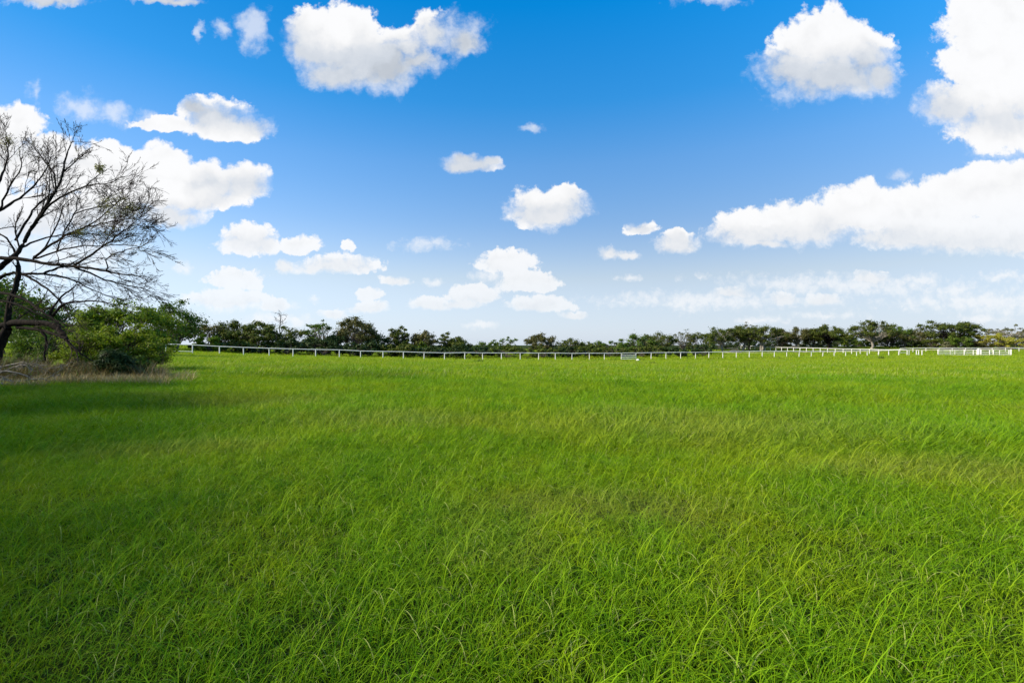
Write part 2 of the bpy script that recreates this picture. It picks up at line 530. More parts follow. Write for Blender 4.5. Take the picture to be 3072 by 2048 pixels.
def mat_grass():
    m, b, o = new_mat('pasture_grass')
    yel, dry, p = patches(b)
    at = b.new('ShaderNodeAttribute', attribute_name='rnd')
    r = at.outputs['Fac']
    oi = b.new('ShaderNodeObjectInfo')
    ir = oi.outputs['Random']
    green = b.mix(r, (0.064, 0.165, 0.002, 1), (0.190, 0.340, 0.007, 1))
    yell = b.mix(r, (0.158, 0.228, 0.002, 1), (0.320, 0.385, 0.009, 1))
    straw = b.mix(r, (0.13, 0.150, 0.012, 1), (0.33, 0.30, 0.07, 1))
    f = b.m('ADD', b.m('MULTIPLY', yel, 0.75), b.m('ADD', 0.10, b.m('MULTIPLY', b.m('SUBTRACT', ir, 0.5), 0.5)), clamp=True)
    c = b.mix(f, green, yell)
    c = b.mix(dry, c, straw)
    c = b.mix(b.m('MULTIPLY', b.m('GREATER_THAN', r, 0.94), 0.7), c, (0.36, 0.35, 0.13, 1))
    df = b.new('ShaderNodeBsdfPrincipled')
    b.put(df.inputs['Base Color'], c)
    df.inputs['Roughness'].default_value = 0.5
    df.inputs['Specular IOR Level'].default_value = 0.07
    tr = b.new('ShaderNodeBsdfTranslucent')
    b.put(tr.inputs['Color'], b.v('MULTIPLY', c, (1.15, 1.15, 0.7)))
    mx = b.new('ShaderNodeMixShader')
    mx.inputs[0].default_value = 0.36
    b.put(mx.inputs[1], df.outputs[0]); b.put(mx.inputs[2], tr.outputs[0])
    b.put(o.inputs[0], mx.outputs[0])
    return m


def mat_ground():
    m, b, o = new_mat('pasture_ground')
    yel, dry, p = patches(b)
    n = b.noise(p, 9.0, 4.0, 0.65)
    c = b.mix(yel, (0.022, 0.044, 0.003, 1), (0.040, 0.054, 0.004, 1))
    c = b.mix(b.m('MULTIPLY', dry, 0.8), c, (0.15, 0.13, 0.045, 1))
    c = b.mix(b.ramp(n, 0.3, 0.75), b.v('MULTIPLY', c, (0.45, 0.42, 0.5)), c)
    df = b.new('ShaderNodeBsdfPrincipled')
    b.put(df.inputs['Base Color'], c)
    df.inputs['Roughness'].default_value = 0.95
    df.inputs['Specular IOR Level'].default_value = 0.05
    bp = b.new('ShaderNodeBump')
    bp.inputs['Strength'].default_value = 0.7
    bp.inputs['Distance'].default_value = 0.06
    b.put(bp.inputs['Height'], b.noise(p, 22.0, 4.0, 0.7))
    b.put(df.inputs['Normal'], bp.outputs[0])
    b.put(o.inputs[0], df.outputs[0])
    return m


def mat_leaf(name, c0, c1, c2=None, trans=0.30):
    m, b, o = new_mat(name)
    at = b.new('ShaderNodeAttribute', attribute_name='rnd')
    r = at.outputs['Fac']
    g = b.new('ShaderNodeNewGeometry')
    n = b.noise(g.outputs['Position'], 0.9, 3.0, 0.6)
    f = b.m('ADD', b.m('MULTIPLY', r, 0.6), b.m('MULTIPLY', b.ramp(n, 0.35, 0.65), 0.4))
    c = b.mix(f, c0 + (1,), c1 + (1,))
    if c2 is not None:
        c = b.mix(b.m('GREATER_THAN', r, 0.86), c, c2 + (1,))
    df = b.new('ShaderNodeBsdfPrincipled')
    b.put(df.inputs['Base Color'], c)
    df.inputs['Roughness'].default_value = 0.55
    df.inputs['Specular IOR Level'].default_value = 0.10
    tr = b.new('ShaderNodeBsdfTranslucent')
    b.put(tr.inputs['Color'], b.v('MULTIPLY', c, (1.2, 1.25, 0.6)))
    mx = b.new('ShaderNodeMixShader')
    mx.inputs[0].default_value = trans
    b.put(mx.inputs[1], df.outputs[0]); b.put(mx.inputs[2], tr.outputs[0])
    b.put(o.inputs[0], mx.outputs[0])
    return m


def mat_plain(name, c0, c1, scale=6.0, rough=0.85, bump=0.4, stretch=(1, 1, 1)):
    m, b, o = new_mat(name)
    tc = b.new('ShaderNodeNewGeometry')
    p = b.v('MULTIPLY', tc.outputs['Position'], stretch)
    n = b.noise(p, scale, 4.0, 0.6)
    df = b.new('ShaderNodeBsdfPrincipled')
    b.put(df.inputs['Base Color'], b.mix(b.ramp(n, 0.3, 0.7), c0 + (1,), c1 + (1,)))
    df.inputs['Roughness'].default_value = rough
    df.inputs['Specular IOR Level'].default_value = 0.06 if rough > .8 else 0.3
    bp = b.new('ShaderNodeBump')
    bp.inputs['Strength'].default_value = bump
    bp.inputs['Distance'].default_value = 0.02
    b.put(bp.inputs['Height'], n)
    b.put(df.inputs['Normal'], bp.outputs[0])
    b.put(o.inputs[0], df.outputs[0])
    return m


M = {
    'grass': mat_grass(), 'ground': mat_ground(),
    'white': mat_plain('white_paint', (0.74, 0.72, 0.65), (0.60, 0.58, 0.50), 2.5, 0.55, 0.15),
    'bark': mat_plain('dark_bark', (0.006, 0.005, 0.0045), (0.022, 0.017, 0.013), 14, 0.95, 0.9, (1, 1, .3)),  # near-black: shade on the bare tree's limbs is put into the colour
    'twig': mat_plain('twig_bark', (0.018, 0.014, 0.013), (0.060, 0.042, 0.032), 5, 0.9, 0.3),
    'pale_bark': mat_plain('pale_bark', (0.16, 0.14, 0.115), (0.33, 0.30, 0.25), 6, 0.95, 0.6, (1, 1, .3)),
    'mid_bark': mat_plain('grey_bark', (0.07, 0.058, 0.045), (0.16, 0.135, 0.11), 6, 0.95, 0.6, (1, 1, .3)),
    'grey_wood': mat_plain('weathered_wood', (0.085, 0.075, 0.062), (0.22, 0.195, 0.165), 8, 0.95, 0.5),
    'oak': mat_leaf('oak_leaf', (0.034, 0.053, 0.007), (0.086, 0.106, 0.014), (0.13, 0.13, 0.03)),
    'brown': mat_leaf('olive_leaf', (0.045, 0.050, 0.014), (0.105, 0.100, 0.028), (0.15, 0.12, 0.045)),
    'green': mat_leaf('green_leaf', (0.040, 0.076, 0.008), (0.090, 0.140, 0.014), (0.12, 0.15, 0.03)),
    'bright': mat_leaf('bright_leaf', (0.070, 0.118, 0.007), (0.140, 0.190, 0.012), (0.16, 0.20, 0.03), 0.42),
    'lime': mat_leaf('lime_leaf', (0.078, 0.125, 0.005), (0.170, 0.215, 0.012), (0.18, 0.19, 0.04), 0.42),
    'yellow': mat_leaf('yellow_leaf', (0.20, 0.21, 0.020), (0.36, 0.33, 0.05), (0.34, 0.27, 0.09), 0.42),  # yellow foliage, with sunlight on the right-hand trees put into the colour
    'pale': mat_leaf('pale_leaf', (0.075, 0.085, 0.040), (0.16, 0.155, 0.070), (0.24, 0.20, 0.11), 0.35),
    'dark': mat_leaf('dark_leaf', (0.012, 0.026, 0.005), (0.030, 0.050, 0.008), (0.08, 0.10, 0.04), 0.2),
    'tan': mat_leaf('dry_stalk', (0.16, 0.115, 0.055), (0.36, 0.28, 0.15), (0.44, 0.36, 0.21), 0.3),
    'brush': mat_leaf('dry_brush', (0.060, 0.046, 0.024), (0.20, 0.155, 0.080), (0.10, 0.13, 0.03), 0.2),
    'pale_y': mat_leaf('sparse_leaf', (0.06, 0.085, 0.015), (0.22, 0.20, 0.06), (0.30, 0.25, 0.12), 0.4),
    'brushleaf': mat_leaf('brush_leaf', (0.05, 0.040, 0.018), (0.16, 0.115, 0.055), (0.07, 0.10, 0.02), 0.2),
    'stone': mat_plain('pale_stone', (0.62, 0.60, 0.55), (0.78, 0.76, 0.70), 9, 0.9, 0.6),
    'track': mat_plain('dry_track', (0.34, 0.29, 0.18), (0.50, 0.43, 0.28), 1.5, 0.95, 0.4),
}

# ------------------------------------------------------------------ ground
def axis(parts):
    a = []
    for lo, hi, st in parts:
        a += list(np.arange(lo, hi, st))
    return np.array(a)


gx = axis([(-3200, -400, 400), (-400, -160, 30), (-160, -30, 3.5), (-30, 30, 1.0), (30, 160, 3.5), (160, 400, 30), (400, 3201, 400)])
gy = axis([(-900, -60, 140), (-60, -6, 6), (-6, 40, 1.0), (40, 200, 3.0), (200, 400, 25), (400, 6001, 700)])
XX, YY = np.meshgrid(gx, gy)
ZZ = H(XX.ravel(), YY.ravel())
gm = MB()
nx_, ny_ = len(gx), len(gy)
ii, jj = np.meshgrid(np.arange(nx_ - 1), np.arange(ny_ - 1))
i0 = (jj * nx_ + ii).ravel()
gm.add(np.stack([XX.ravel(), YY.ravel(), ZZ], -1), np.stack([i0, i0 + 1, i0 + nx_ + 1, i0 + nx_], -1))
tag(gm.build('ground', M['ground'], smooth=True), kind='structure')

# dirt track along the far tree line, on the right
tm = MB()
tx = np.linspace(60, 190, 60)
yc = 137 + 3 * np.sin(tx * 0.05)
za = H(tx, yc - 2.6) + 0.03; zb = H(tx, yc + 2.6) + 0.03
V = np.concatenate([np.stack([tx, yc - 2.6, za], -1), np.stack([tx, yc + 2.6, zb], -1)])
k_ = np.arange(59)
tm.add(V, np.stack([k_, k_ + 1, 60 + k_ + 1, 60 + k_], -1))
tag(tm.build('dirt_track', M['track'], smooth=True), kind='structure')

# ------------------------------------------------------------------ grass (uncountable: one object of instanced tufts)
def tuft(nbl, rad, lmin, lmax, width, segs, seed, lean=0.7, spread=0.8, flop=1.1):
    rng = np.random.default_rng(seed)
    mb = MB()
    for i in range(nbl):
        a = rng.random() * 2 * math.pi
        rr = rad * math.sqrt(rng.random())
        p = np.array([rr * math.cos(a), rr * math.sin(a), -0.02])
        hd = rng.normal(0.30, spread) if rng.random() < lean else rng.random() * 2 * math.pi
        L = rng.uniform(lmin, lmax) * (1.35 if rng.random() < 0.05 else 1)
        e = math.radians(rng.uniform(58, 88))
        bend = rng.uniform(0.25, 1.0) * flop * 1.3
        w = width * rng.uniform(0.6, 1.3)
        pts = [p]
        dirs = []
        twist = rng.normal(0, 0.35)
        for k in range(segs):
            ee = e - bend * ((k + 0.5) / segs) ** 1.3 * 1.25
            hh = hd + twist * k / segs
            dv = np.array([math.cos(ee) * math.cos(hh), math.cos(ee) * math.sin(hh), math.sin(ee)])
            dirs.append(dv)
            pts.append(pts[-1] + dv * L / segs)
        tw = rng.normal(0, 0.6)
        side = np.array([-math.sin(hd + tw), math.cos(hd + tw), rng.normal(0, .25)])
        V = []
        for k in range(segs):
            ww = w * (1 - 0.75 * (k / segs) ** 1.6) * 0.5
            V += [pts[k] - side * ww, pts[k] + side * ww]
        V.append(pts[-1])
        q = [[2 * k, 2 * k + 1, 2 * k + 3, 2 * k + 2] for k in range(segs - 1)]
        t = [[2 * segs - 2, 2 * segs - 1, 2 * segs]]
        mb.add(V, q, t, rng.random())
    return mb


def noise2(x, y, s, seed):
    """cheap smooth value noise"""
    rng = np.random.default_rng(seed)
    tab = rng.random((256, 256))
    X, Y = x / s, y / s
    xi, yi = np.floor(X).astype(int), np.floor(Y).astype(int)
    fx, fy = X - xi, Y - yi
    fx = fx * fx * (3 - 2 * fx); fy = fy * fy * (3 - 2 * fy)
    g = lambda i, j: tab[i % 256, j % 256]
    return (g(xi, yi) * (1 - fx) + g(xi + 1, yi) * fx) * (1 - fy) + (g(xi, yi + 1) * (1 - fx) + g(xi + 1, yi + 1) * fx) * fy


def scatter_object(name, specs, pts_list, mat):
    """one object whose vertices carry instanced tufts"""
    col = bpy.data.collections.new(name + '_tufts')
    for i, mb in enumerate(specs):
        o = bpy.data.objects.new('%s_%02d' % (name, i), mb.mesh('tuft_%02d' % i, mat))
        col.objects.link(o)
    P = np.concatenate([p[0] for p in pts_list]); R = np.concatenate([p[1] for p in pts_list])
    S = np.concatenate([p[2] for p in pts_list]); I = np.concatenate([p[3] for p in pts_list])
    me = bpy.data.meshes.new(name)
    me.vertices.add(len(P))
    me.vertices.foreach_set('co', P.astype(np.float32).ravel())
    for nm, typ, dat, key in (('rot', 'FLOAT_VECTOR', R, 'vector'), ('scl', 'FLOAT_VECTOR', S, 'vector'), ('idx', 'INT', I, 'value')):
        a = me.attributes.new(nm, typ, 'POINT')
        a.data.foreach_set(key, (dat.astype(np.int32) if typ == 'INT' else dat.astype(np.float32)).ravel())
    o = bpy.data.objects.new(name, me)
    COL.objects.link(o)
    g = bpy.data.node_groups.new(name + '_scatter', 'GeometryNodeTree')
    g.interface.new_socket('Geometry', in_out='INPUT', socket_type='NodeSocketGeometry')
    g.interface.new_socket('Geometry', in_out='OUTPUT', socket_type='NodeSocketGeometry')
    gi = g.nodes.new('NodeGroupInput'); go = g.nodes.new('NodeGroupOutput')
    ci = g.nodes.new('GeometryNodeCollectionInfo')
    ci.inputs['Collection'].default_value = col
    ci.inputs['Separate Children'].default_value = True
    ci.inputs['Reset Children'].default_value = True
    iop = g.nodes.new('GeometryNodeInstanceOnPoints')
    iop.inputs['Pick Instance'].default_value = True

    def attr(nm, typ):
        n = g.nodes.new('GeometryNodeInputNamedAttribute')
        n.data_type = typ
        n.inputs['Name'].default_value = nm
        return n.outputs['Attribute']
    g.links.new(gi.outputs[0], iop.inputs['Points'])
    g.links.new(ci.outputs[0], iop.inputs['Instance'])
    g.links.new(attr('idx', 'INT'), iop.inputs['Instance Index'])
    er = g.nodes.new('FunctionNodeEulerToRotation')
    g.links.new(attr('rot', 'FLOAT_VECTOR'), er.inputs[0])
    g.links.new(er.outputs[0], iop.inputs['Rotation'])
    g.links.new(attr('scl', 'FLOAT_VECTOR'), iop.inputs['Scale'])
    g.links.new(iop.outputs[0], go.inputs[0])
    md = o.modifiers.new('scatter', 'NODES')
    md.node_group = g
    return o


NV = 5
specs = []
for k in range(NV): specs.append(tuft(54, 0.13, 0.08, 0.27, 0.0044, 6, 100 + k, lean=0.30, spread=1.0, flop=2.0))     # near
for k in range(NV): specs.append(tuft(56, 0.22, 0.14, 0.34, 0.0085, 5, 200 + k, lean=0.45, spread=0.9, flop=1.8))      # middle
for k in range(NV): specs.append(tuft(64, 0.45, 0.16, 0.36, 0.016, 4, 300 + k, lean=0.55, spread=0.9, flop=1.7))       # far
for k in range(NV): specs.append(tuft(64, 1.0, 0.18, 0.40, 0.040, 3, 400 + k, lean=0.6, spread=0.8, flop=1.4))         # farthest


def scatter(y0, y1, dens, base, smin, smax, rng, margin=1.75):
    n = int((y1 ** 2 - max(y0, 0) ** 2) * margin * dens * (1 + 2.6 / (y0 + y1)) + 1)
    k = np.arange(n)                                  # even, gap-free spread with a little jitter
    a = (0.5 + k * 0.7548776662466927 + rng.normal(0, .25 / math.sqrt(n), n)) % 1.0
    c = (0.5 + k * 0.5698402909980532 + rng.normal(0, .25 / math.sqrt(n), n)) % 1.0
    d = np.sqrt(a * (y1 ** 2 - y0 ** 2) + y0 ** 2)
    u = (c * 2 - 1) * margin
    return (d + 1.3) * u, d, n, base, smin, smax


rng = np.random.default_rng(11)
pts_list = []
for (y0, y1, dens, base, smin, smax) in ((0.7, 8.5, 74, 0, .75, 1.2), (7.0, 22, 23, 5, .75, 1.25), (20, 72, 4.2, 10, .8, 1.25), (60, 160, 0.5, 15, .7, 1.1)):
    x, y, n, base, smin, smax = scatter(y0, y1, dens, base, smin, smax, rng)
    big = noise2(x + 300, y + 300, 1.1, 3) * 0.6 + noise2(x + 300, y + 300, 0.35, 4) * 0.4
    big2 = noise2(x + 300, y + 300, 3.1, 5)
    sc = rng.uniform(smin, smax, n) * (0.76 + 0.50 * big) * (0.84 + 0.32 * big2)
    keep = np.ones(n, bool)
    if base == 0:
        sc = sc * (0.8 + 0.4 * noise2(x + 700, y + 700, 0.22, 12))
    if base == 15:
        keep &= (np.abs(y - 137) > 4) | (x < 58)
    x, y, sc = x[keep], y[keep], sc[keep]
    n = len(x)
    wind = (noise2(x + 500, y + 500, 1.6, 8) - 0.5) * 2.2 + (noise2(x + 500, y + 500, 5.0, 9) - 0.5) * 1.2
    rz = wind + rng.normal(0, 0.35, n)
    z = H(x, y)
    pts_list.append((np.stack([x, y, z], -1), np.stack([rng.normal(0, .06, n), rng.normal(0, .06, n), rz], -1),
                     np.stack([sc * rng.uniform(.9, 1.15, n), sc * rng.uniform(.9, 1.15, n), sc * rng.uniform(.8, 1.15, n)], -1), base + rng.integers(0, NV, n)))
g_o = scatter_object('pasture_grass', specs, pts_list, M['grass'])
tag(g_o, 'long green pasture grass covering the whole field', 'grass', kind='stuff')
# ------------------------------------------------------------------ white rail fences and gates
UNIT = {}


def unit_mesh(key, fn, mat):
    if key not in UNIT:
        mb = MB(); fn(mb)
        UNIT[key] = mb.mesh(key, mat, smooth=True)
    return UNIT[key]


def pipe(mb, k=10):
    mb.tube([[0, 0, 0], [0, 0, 0.985], [0, 0, 1.0]], [0.5, 0.5, 0.40], k, cap=True)


def stick(name, a, b, d, mat, parent, key='white_pipe', fn=pipe):
    """a unit pipe stretched between two points (world), child of parent"""
    a = Vector(a); b = Vector(b)
    o = bpy.data.objects.new(name, unit_mesh(key, fn, mat))
    COL.objects.link(o)
    v = b - a
    o.parent = parent
    o.location = a - Vector(parent.location)
    o.rotation_mode = 'QUATERNION'
    o.rotation_quaternion = Vector((0, 0, 1)).rotation_difference(v.normalized())
    o.scale = (d, d, v.length)
    return o


WHITE = M['white']
PH, PD, RD = 1.14, 0.118, 0.105


def fence_run(root, pts, lower=(), ph=PH, pd=PD, rd=RD, ends=True):
    tops = []
    for (x, y) in pts:
        z = h1(x, y)
        t = ph + random.uniform(-0.02, 0.02)
        lx, ly = random.gauss(0, .022), random.gauss(0, .022)
        stick('post', (x, y, z - 0.35), (x + lx, y + ly, z + t), pd * random.uniform(.92, 1.06), WHITE, root)
        tops.append((x + lx, y + ly, z + t + rd * 0.25))
    for i in range(len(tops) - 1):
        stick('rail', tops[i], tops[i + 1], rd, WHITE, root)
    for i, hs in lower:
        for hh in hs:
            a, b = tops[i], tops[i + 1]
            stick('rail', (a[0], a[1], a[2] - ph * (1 - hh)), (b[0], b[1], b[2] - ph * (1 - hh)), rd * .8, WHITE, root)
    return tops


fx, fy = fence_xy(0)
main_fence = empty('rail_fence', (fx, fy, h1(fx, fy)), 'long white single rail fence crossing the whole pasture in front of the tree line', 'fence')
mpts = [fence_xy(n) for n in list(range(0, 22)) + list(range(23, 45))]
# posts n=22 and 23 carry the slatted panel; the fence list is continuous, the panel is its own thing
mpts = [fence_xy(n + random.uniform(-.04, .04)) for n in range(0, 46)]
fence_run(main_fence, mpts, lower=[(0, (0.22,)), (44, (0.5,))])
# slatted hurdle closing one bay
a_, b_ = fence_xy(22), fence_xy(23)
pan = empty('hurdle_panel', (a_[0], a_[1], h1(*a_)), 'white three-slat hurdle filling one bay of the long rail fence', 'fence panel')
za, zb = h1(*a_), h1(*b_)
for hh in (0.14, 0.46, 0.78):
    stick('slat', (a_[0] + .05, a_[1] - .05, za + hh), (b_[0] - .05, b_[1] - .05, zb + hh), 0.11, WHITE, pan)

# second fence running back from the far corner
cx_, cy_ = fence_xy(45)
far_pts = []
SX = [2729.6, 2696, 2664.8, 2635, 2608, 2581.7, 2556, 2530, 2506.6, 2482.5, 2461, 2440, 2420, 2399, 2380.6, 2362, 2342, 2328.6, 2311, 2295, 2280, 2266, 2251, 2236, 2222.7]
u_ = (np.array(SX) - 1536) / F
n_ = np.arange(len(SX))
A_ = np.c_[n_, -n_ * u_]
sol = np.linalg.lstsq(A_, u_ - u_[0], rcond=None)[0]
cz = cy_
fz = cz * (1 + sol[1] * n_); fxs = cz * (u_[0] + sol[0] * n_)
far_pts = [(float(a), float(min(b, 175))) for a, b in zip(fxs, fz)]
far_pts[0] = (far_pts[0][0] - 0.2, far_pts[0][1] + 0.5)
fo = empty('rail_fence', (far_pts[0][0], far_pts[0][1], h1(*far_pts[0])), 'white rail fence running back towards the oaks behind the far corner', 'fence')
fence_run(fo, far_pts, ph=1.14, pd=.14, rd=.13)

# short braced corner stub and a lone post by the gap
z105 = cy_
cs = empty('corner_brace', (float(px(2751, 1066, z105)[0]), z105, h1(float(px(2751, 1066, z105)[0]), z105)), 'short white pipe brace with loop at the fence corner', 'fence post')
for xp in (2749, 2756):
    q_ = px(xp, 1066, z105 + .3)
    g_ = h1(q_[0], q_[1])
    stick('post', (q_[0], q_[1], g_ - .3), (q_[0], q_[1], g_ + 1.1), .13, WHITE, cs)
q0_, q1_ = px(2749, 1050, z105 + .3), px(2756, 1050, z105 + .3)
for hh in (1.08, .2):
    g_ = h1(q0_[0], q0_[1])
    stick('rail', (q0_[0], q0_[1], g_ + hh), (q1_[0], q1_[1], g_ + hh), .1, WHITE, cs)
q_ = px(2766, 1066, z105)
lp = empty('gate_post', (q_[0], q_[1], h1(q_[0], q_[1])), 'lone white post standing in the gap beside the fence corner', 'post')
stick('post', (q_[0], q_[1], h1(q_[0], q_[1]) - .3), (q_[0], q_[1], h1(q_[0], q_[1]) + 1.05), .15, WHITE, lp)


def gate(x0, x1, z, uprights, rails, label, ends):
    a = px(x0, 1060, z); b = px(x1, 1060, z)
    ga, gb = h1(a[0], z), h1(b[0], z)
    root = empty('field_gate', (a[0], z, ga), label, 'gate')
    for hh in rails:
        stick('rail', (a[0], z, ga + hh), (b[0], z, gb + hh), .105, WHITE, root)
    for xp, d, hgt in uprights:
        q = px(xp, 1060, z)
        g = h1(q[0], z)
        stick('upright', (q[0], z - .06, g - .02), (q[0], z - .06, g + hgt), d, WHITE, root)
    for xp, d, hgt in ends:
        q = px(xp, 1060, z)
        g = h1(q[0], z)
        stick('post', (q[0], z, g - .3), (q[0], z, g + hgt), d, WHITE, root)
    return root


gate(2815, 2930, 105.3, [(2850, .08, 1.2), (2864, .07, 1.2), (2892, .15, 1.2), (2919, .12, 1.2)], (.18, .55, .88, 1.22), 'long white four-rail gate beside the gap at the fence corner', [(2814, .16, 1.3), (2931, .18, 1.32)])
gate(2942, 3030, 104.6, [(2968, .15, 1.15), (2979, .17, 1.2), (2998, .10, 1.15)], (.14, .42, .76, 1.2), 'white rail gate with wide end post at the far right of the field', [(2943, .18, 1.35), (3027, .15, 1.3), (3033, .22, 1.38)])
q_ = px(2937, 1060, 104.9)
gp = empty('gate_post', (q_[0], q_[1], h1(q_[0], q_[1])), 'broad white gate post standing between the two white gates', 'post')
stick('post', (q_[0] - .16, q_[1], h1(q_[0], q_[1]) - .3), (q_[0] - .16, q_[1], h1(q_[0], q_[1]) + 1.5), .30, WHITE, gp)
stick('post', (q_[0] + .16, q_[1] + .05, h1(q_[0], q_[1]) - .3), (q_[0] + .16, q_[1] + .05, h1(q_[0], q_[1]) + 1.45), .26, WHITE, gp)
# rail fence beyond the gates
r0 = px(2700, 1045, 126); r1 = px(3180, 1045, 122)
rp = [(r0[0] + (r1[0] - r0[0]) * t, r0[1] + (r1[1] - r0[1]) * t) for t in np.linspace(0, 1, 13)]
ro = empty('rail_fence', (rp[0][0], rp[0][1], h1(*rp[0])), 'pale low rail fence beside the dirt track beyond the white gates', 'fence')
fence_run(ro, rp, ph=0.95, pd=.11, rd=.12)

# grey wooden posts by the left end of the white fence
wf = empty('wooden_fence', (float(px(480, 1050, 60)[0]), 60, h1(float(px(480, 1050, 60)[0]), 60)), 'old grey wooden stakes left of the white fence end', 'fence')
for i, xp in enumerate((404, 418, 428, 441, 449, 462, 471, 481, 488)):
    zz = 61 - i * .12
    q = px(xp, 1050, zz); g = h1(q[0], zz)
    tl = random.uniform(-.1, .1)
    stick('stake', (q[0], zz, g - .3), (q[0] + tl, zz, g + random.uniform(1.0, 1.5)), random.uniform(.13, .2), M['grey_wood'], wf, key='wood_stake')


def rock(name, c, s, seed, mat, label, cat):
    rng = np.random.default_rng(seed)
    mb = MB()
    nu, nv = 10, 7
    V = []
    for j in range(nv):
        th = math.pi * j / (nv - 1)
        for i in range(nu):
            ph = 2 * math.pi * i / nu
            r = 1 + 0.18 * math.sin(3 * ph + seed) * math.sin(th) + rng.normal(0, .07)
            V.append([s[0] * r * math.sin(th) * math.cos(ph), s[1] * r * math.sin(th) * math.sin(ph), s[2] * r * math.cos(th)])
    q = [[j * nu + i, j * nu + (i + 1) % nu, (j + 1) * nu + (i + 1) % nu, (j + 1) * nu + i] for j in range(nv - 1) for i in range(nu)]
    mb.add(V, q)
    return tag(mb.build(name, mat, smooth=True, loc=c), label, cat)


q_ = px(1913, 1085, 74); rock('field_stone', (q_[0], 74, h1(q_[0], 74) + .2), (.26, .2, .2), 3, M['stone'], 'small white stone lying in the grass before the slatted hurdle', 'stone')
# brush pile of pale boards behind the fence
q_ = px(2200, 1053, 140)
bp_ = empty('board_pile', (q_[0], 140, h1(q_[0], 140)), 'small pile of pale boards and pipe lying under the dark oaks', 'wood pile')
g_ = h1(q_[0], 140)
for (ax, az, bx, bz, d) in ((-1.4, .12, 1.6, .2, .3), (-1.0, .4, 1.3, .45, .25), (1.0, 1.1, 2.2, .05, .3), (-1.9, 1.2, 1.1, 1.05, .14), (-.6, .65, .9, .7, .22)):
    stick('board', (q_[0] + ax, 140, g_ + az), (q_[0] + bx, 140.3, g_ + bz), d, M['grey_wood'], bp_, key='pale_board')

# ------------------------------------------------------------------ trees
def wig(a, b, n, amp, rng, sag=0.0):
    """crooked line from a to b"""
    a = np.asarray(a, float); b = np.asarray(b, float)
    t = np.linspace(0, 1, n)[:, None]
    L = np.linalg.norm(b - a)
    P = a + (b - a) * t
    off = rng.normal(size=(n, 3)) * amp * L
    off = off * np.sin(np.pi * t)
    P = P + off
    P[:, 2] += sag * L * np.sin(np.pi * t[:, 0])
    return P


def make_tree(root, H_, W, leafmat, barkmat, rng, nleaf=2600, cb=0.2, nclump=30, leaf=0.24, gap=0.75, trunk=None, lean=0.0, flat=0.62, names=('trunk', 'crown'), aspect=0.6, forks=2, up=0.35, clump_r=0.21):
    """tapered trunk with limbs, crown of separate leaf clumps (all local to root)"""
    tr = trunk if trunk else max(0.09, H_ * 0.022)
    wood = MB()
    fork_h = H_ * max(cb + 0.10, 0.22)
    stems = []
    for s in range(forks):
        ang = rng.random() * 6.28
        spread = W * 0.10 * (1 if forks > 1 else 0.3)
        top = np.array([math.cos(ang) * spread + lean * H_ * .3, math.sin(ang) * spread, fork_h * rng.uniform(.9, 1.15)])
        base = np.array([math.cos(ang) * tr * .6 * (forks > 1), math.sin(ang) * tr * .6 * (forks > 1), -0.25])
        P = wig(base, top, 6, .05, rng)
        r = tr * (0.85 if forks > 1 else 1.0)
        wood.tube(P, np.linspace(r * 1.25, r * .72, 6), 7)
        stems.append((P, r * .72))
    cz_ = H_ * (cb + 1) / 2
    az_, ax_ = H_ * (1 - cb) / 2, W / 2
    cr = clump_r * min(W, H_ * (1 - cb)) * 0.85
    C = []
    ph0 = rng.random() * 6.28
    while len(C) < nclump:
        d = rng.normal(size=3); d /= np.linalg.norm(d)
        if d[2] < -0.85: continue
        rr = rng.uniform(0.35, 1.0) ** 0.55
        az = math.atan2(d[1], d[0])
        lob = 1 + 0.13 * math.sin(2 * az + ph0) + 0.10 * math.sin(3 * az + 2 * ph0) + rng.normal(0, .06)
        c = np.array([d[0] * (ax_ - cr * .6) * rr * lob + lean * H_ * .35, d[1] * (ax_ - cr * .6) * rr * lob, cz_ + d[2] * (az_ - cr * .45) * rr])
        C.append(c)
    C = np.array(C)
    # keep the very top reached
    k = int(np.argmax(C[:, 2])); C[k, 2] = H_ - cr * 0.55
    fol = MB()
    per = max(8, nleaf // nclump)
    for c in C:
        P, r = stems[int(rng.integers(len(stems)))]
        i = int(rng.integers(max(1, len(P) - 3), len(P)))
        st = P[i]
        L = np.linalg.norm(c - st)
        limb = wig(st, c, 6, .07, rng, sag=.06)
        r0 = min(r * .62, 0.018 * L + 0.02) + .01
        wood.tube(limb, np.linspace(r0, max(.012, r0 * .25), 6), 5)
        crr = cr * rng.uniform(.65, 1.25)
        for _ in range(3):
            e = c + rng.normal(size=3) * crr * np.array([.8, .8, .5])
            wood.tube(wig(limb[3], e, 4, .08, rng), [r0 * .35, r0 * .25, r0 * .18, .006], 3)
        m = int(per * rng.uniform(.6, 1.4))
        d = rng.normal(size=(m, 3)); d /= np.linalg.norm(d, axis=1, keepdims=True) + 1e-9
        rad = np.abs(rng.normal(.62, .36, m))
        pos = c + d * (rad * crr * 1.12)[:, None] * np.array([1.0, 1.0, flat])
        keep = rng.random(m) < (gap + (1 - gap) * (d[:, 2] > -.2))
        fol.leaves(pos[keep], rng.uniform(.6, 1.35, keep.sum()) * leaf, rng, up=up, aspect=aspect, nrm=d[keep])
    wood.build(names[0], barkmat, root, smooth=True)
    fol.build(names[1], leafmat, root)


def fence_depth(xp):
    u = (xp - 1536) / F
    n = (u - FA) / (FB - FC * u)
    return FZ0 * (1 + FC * n)


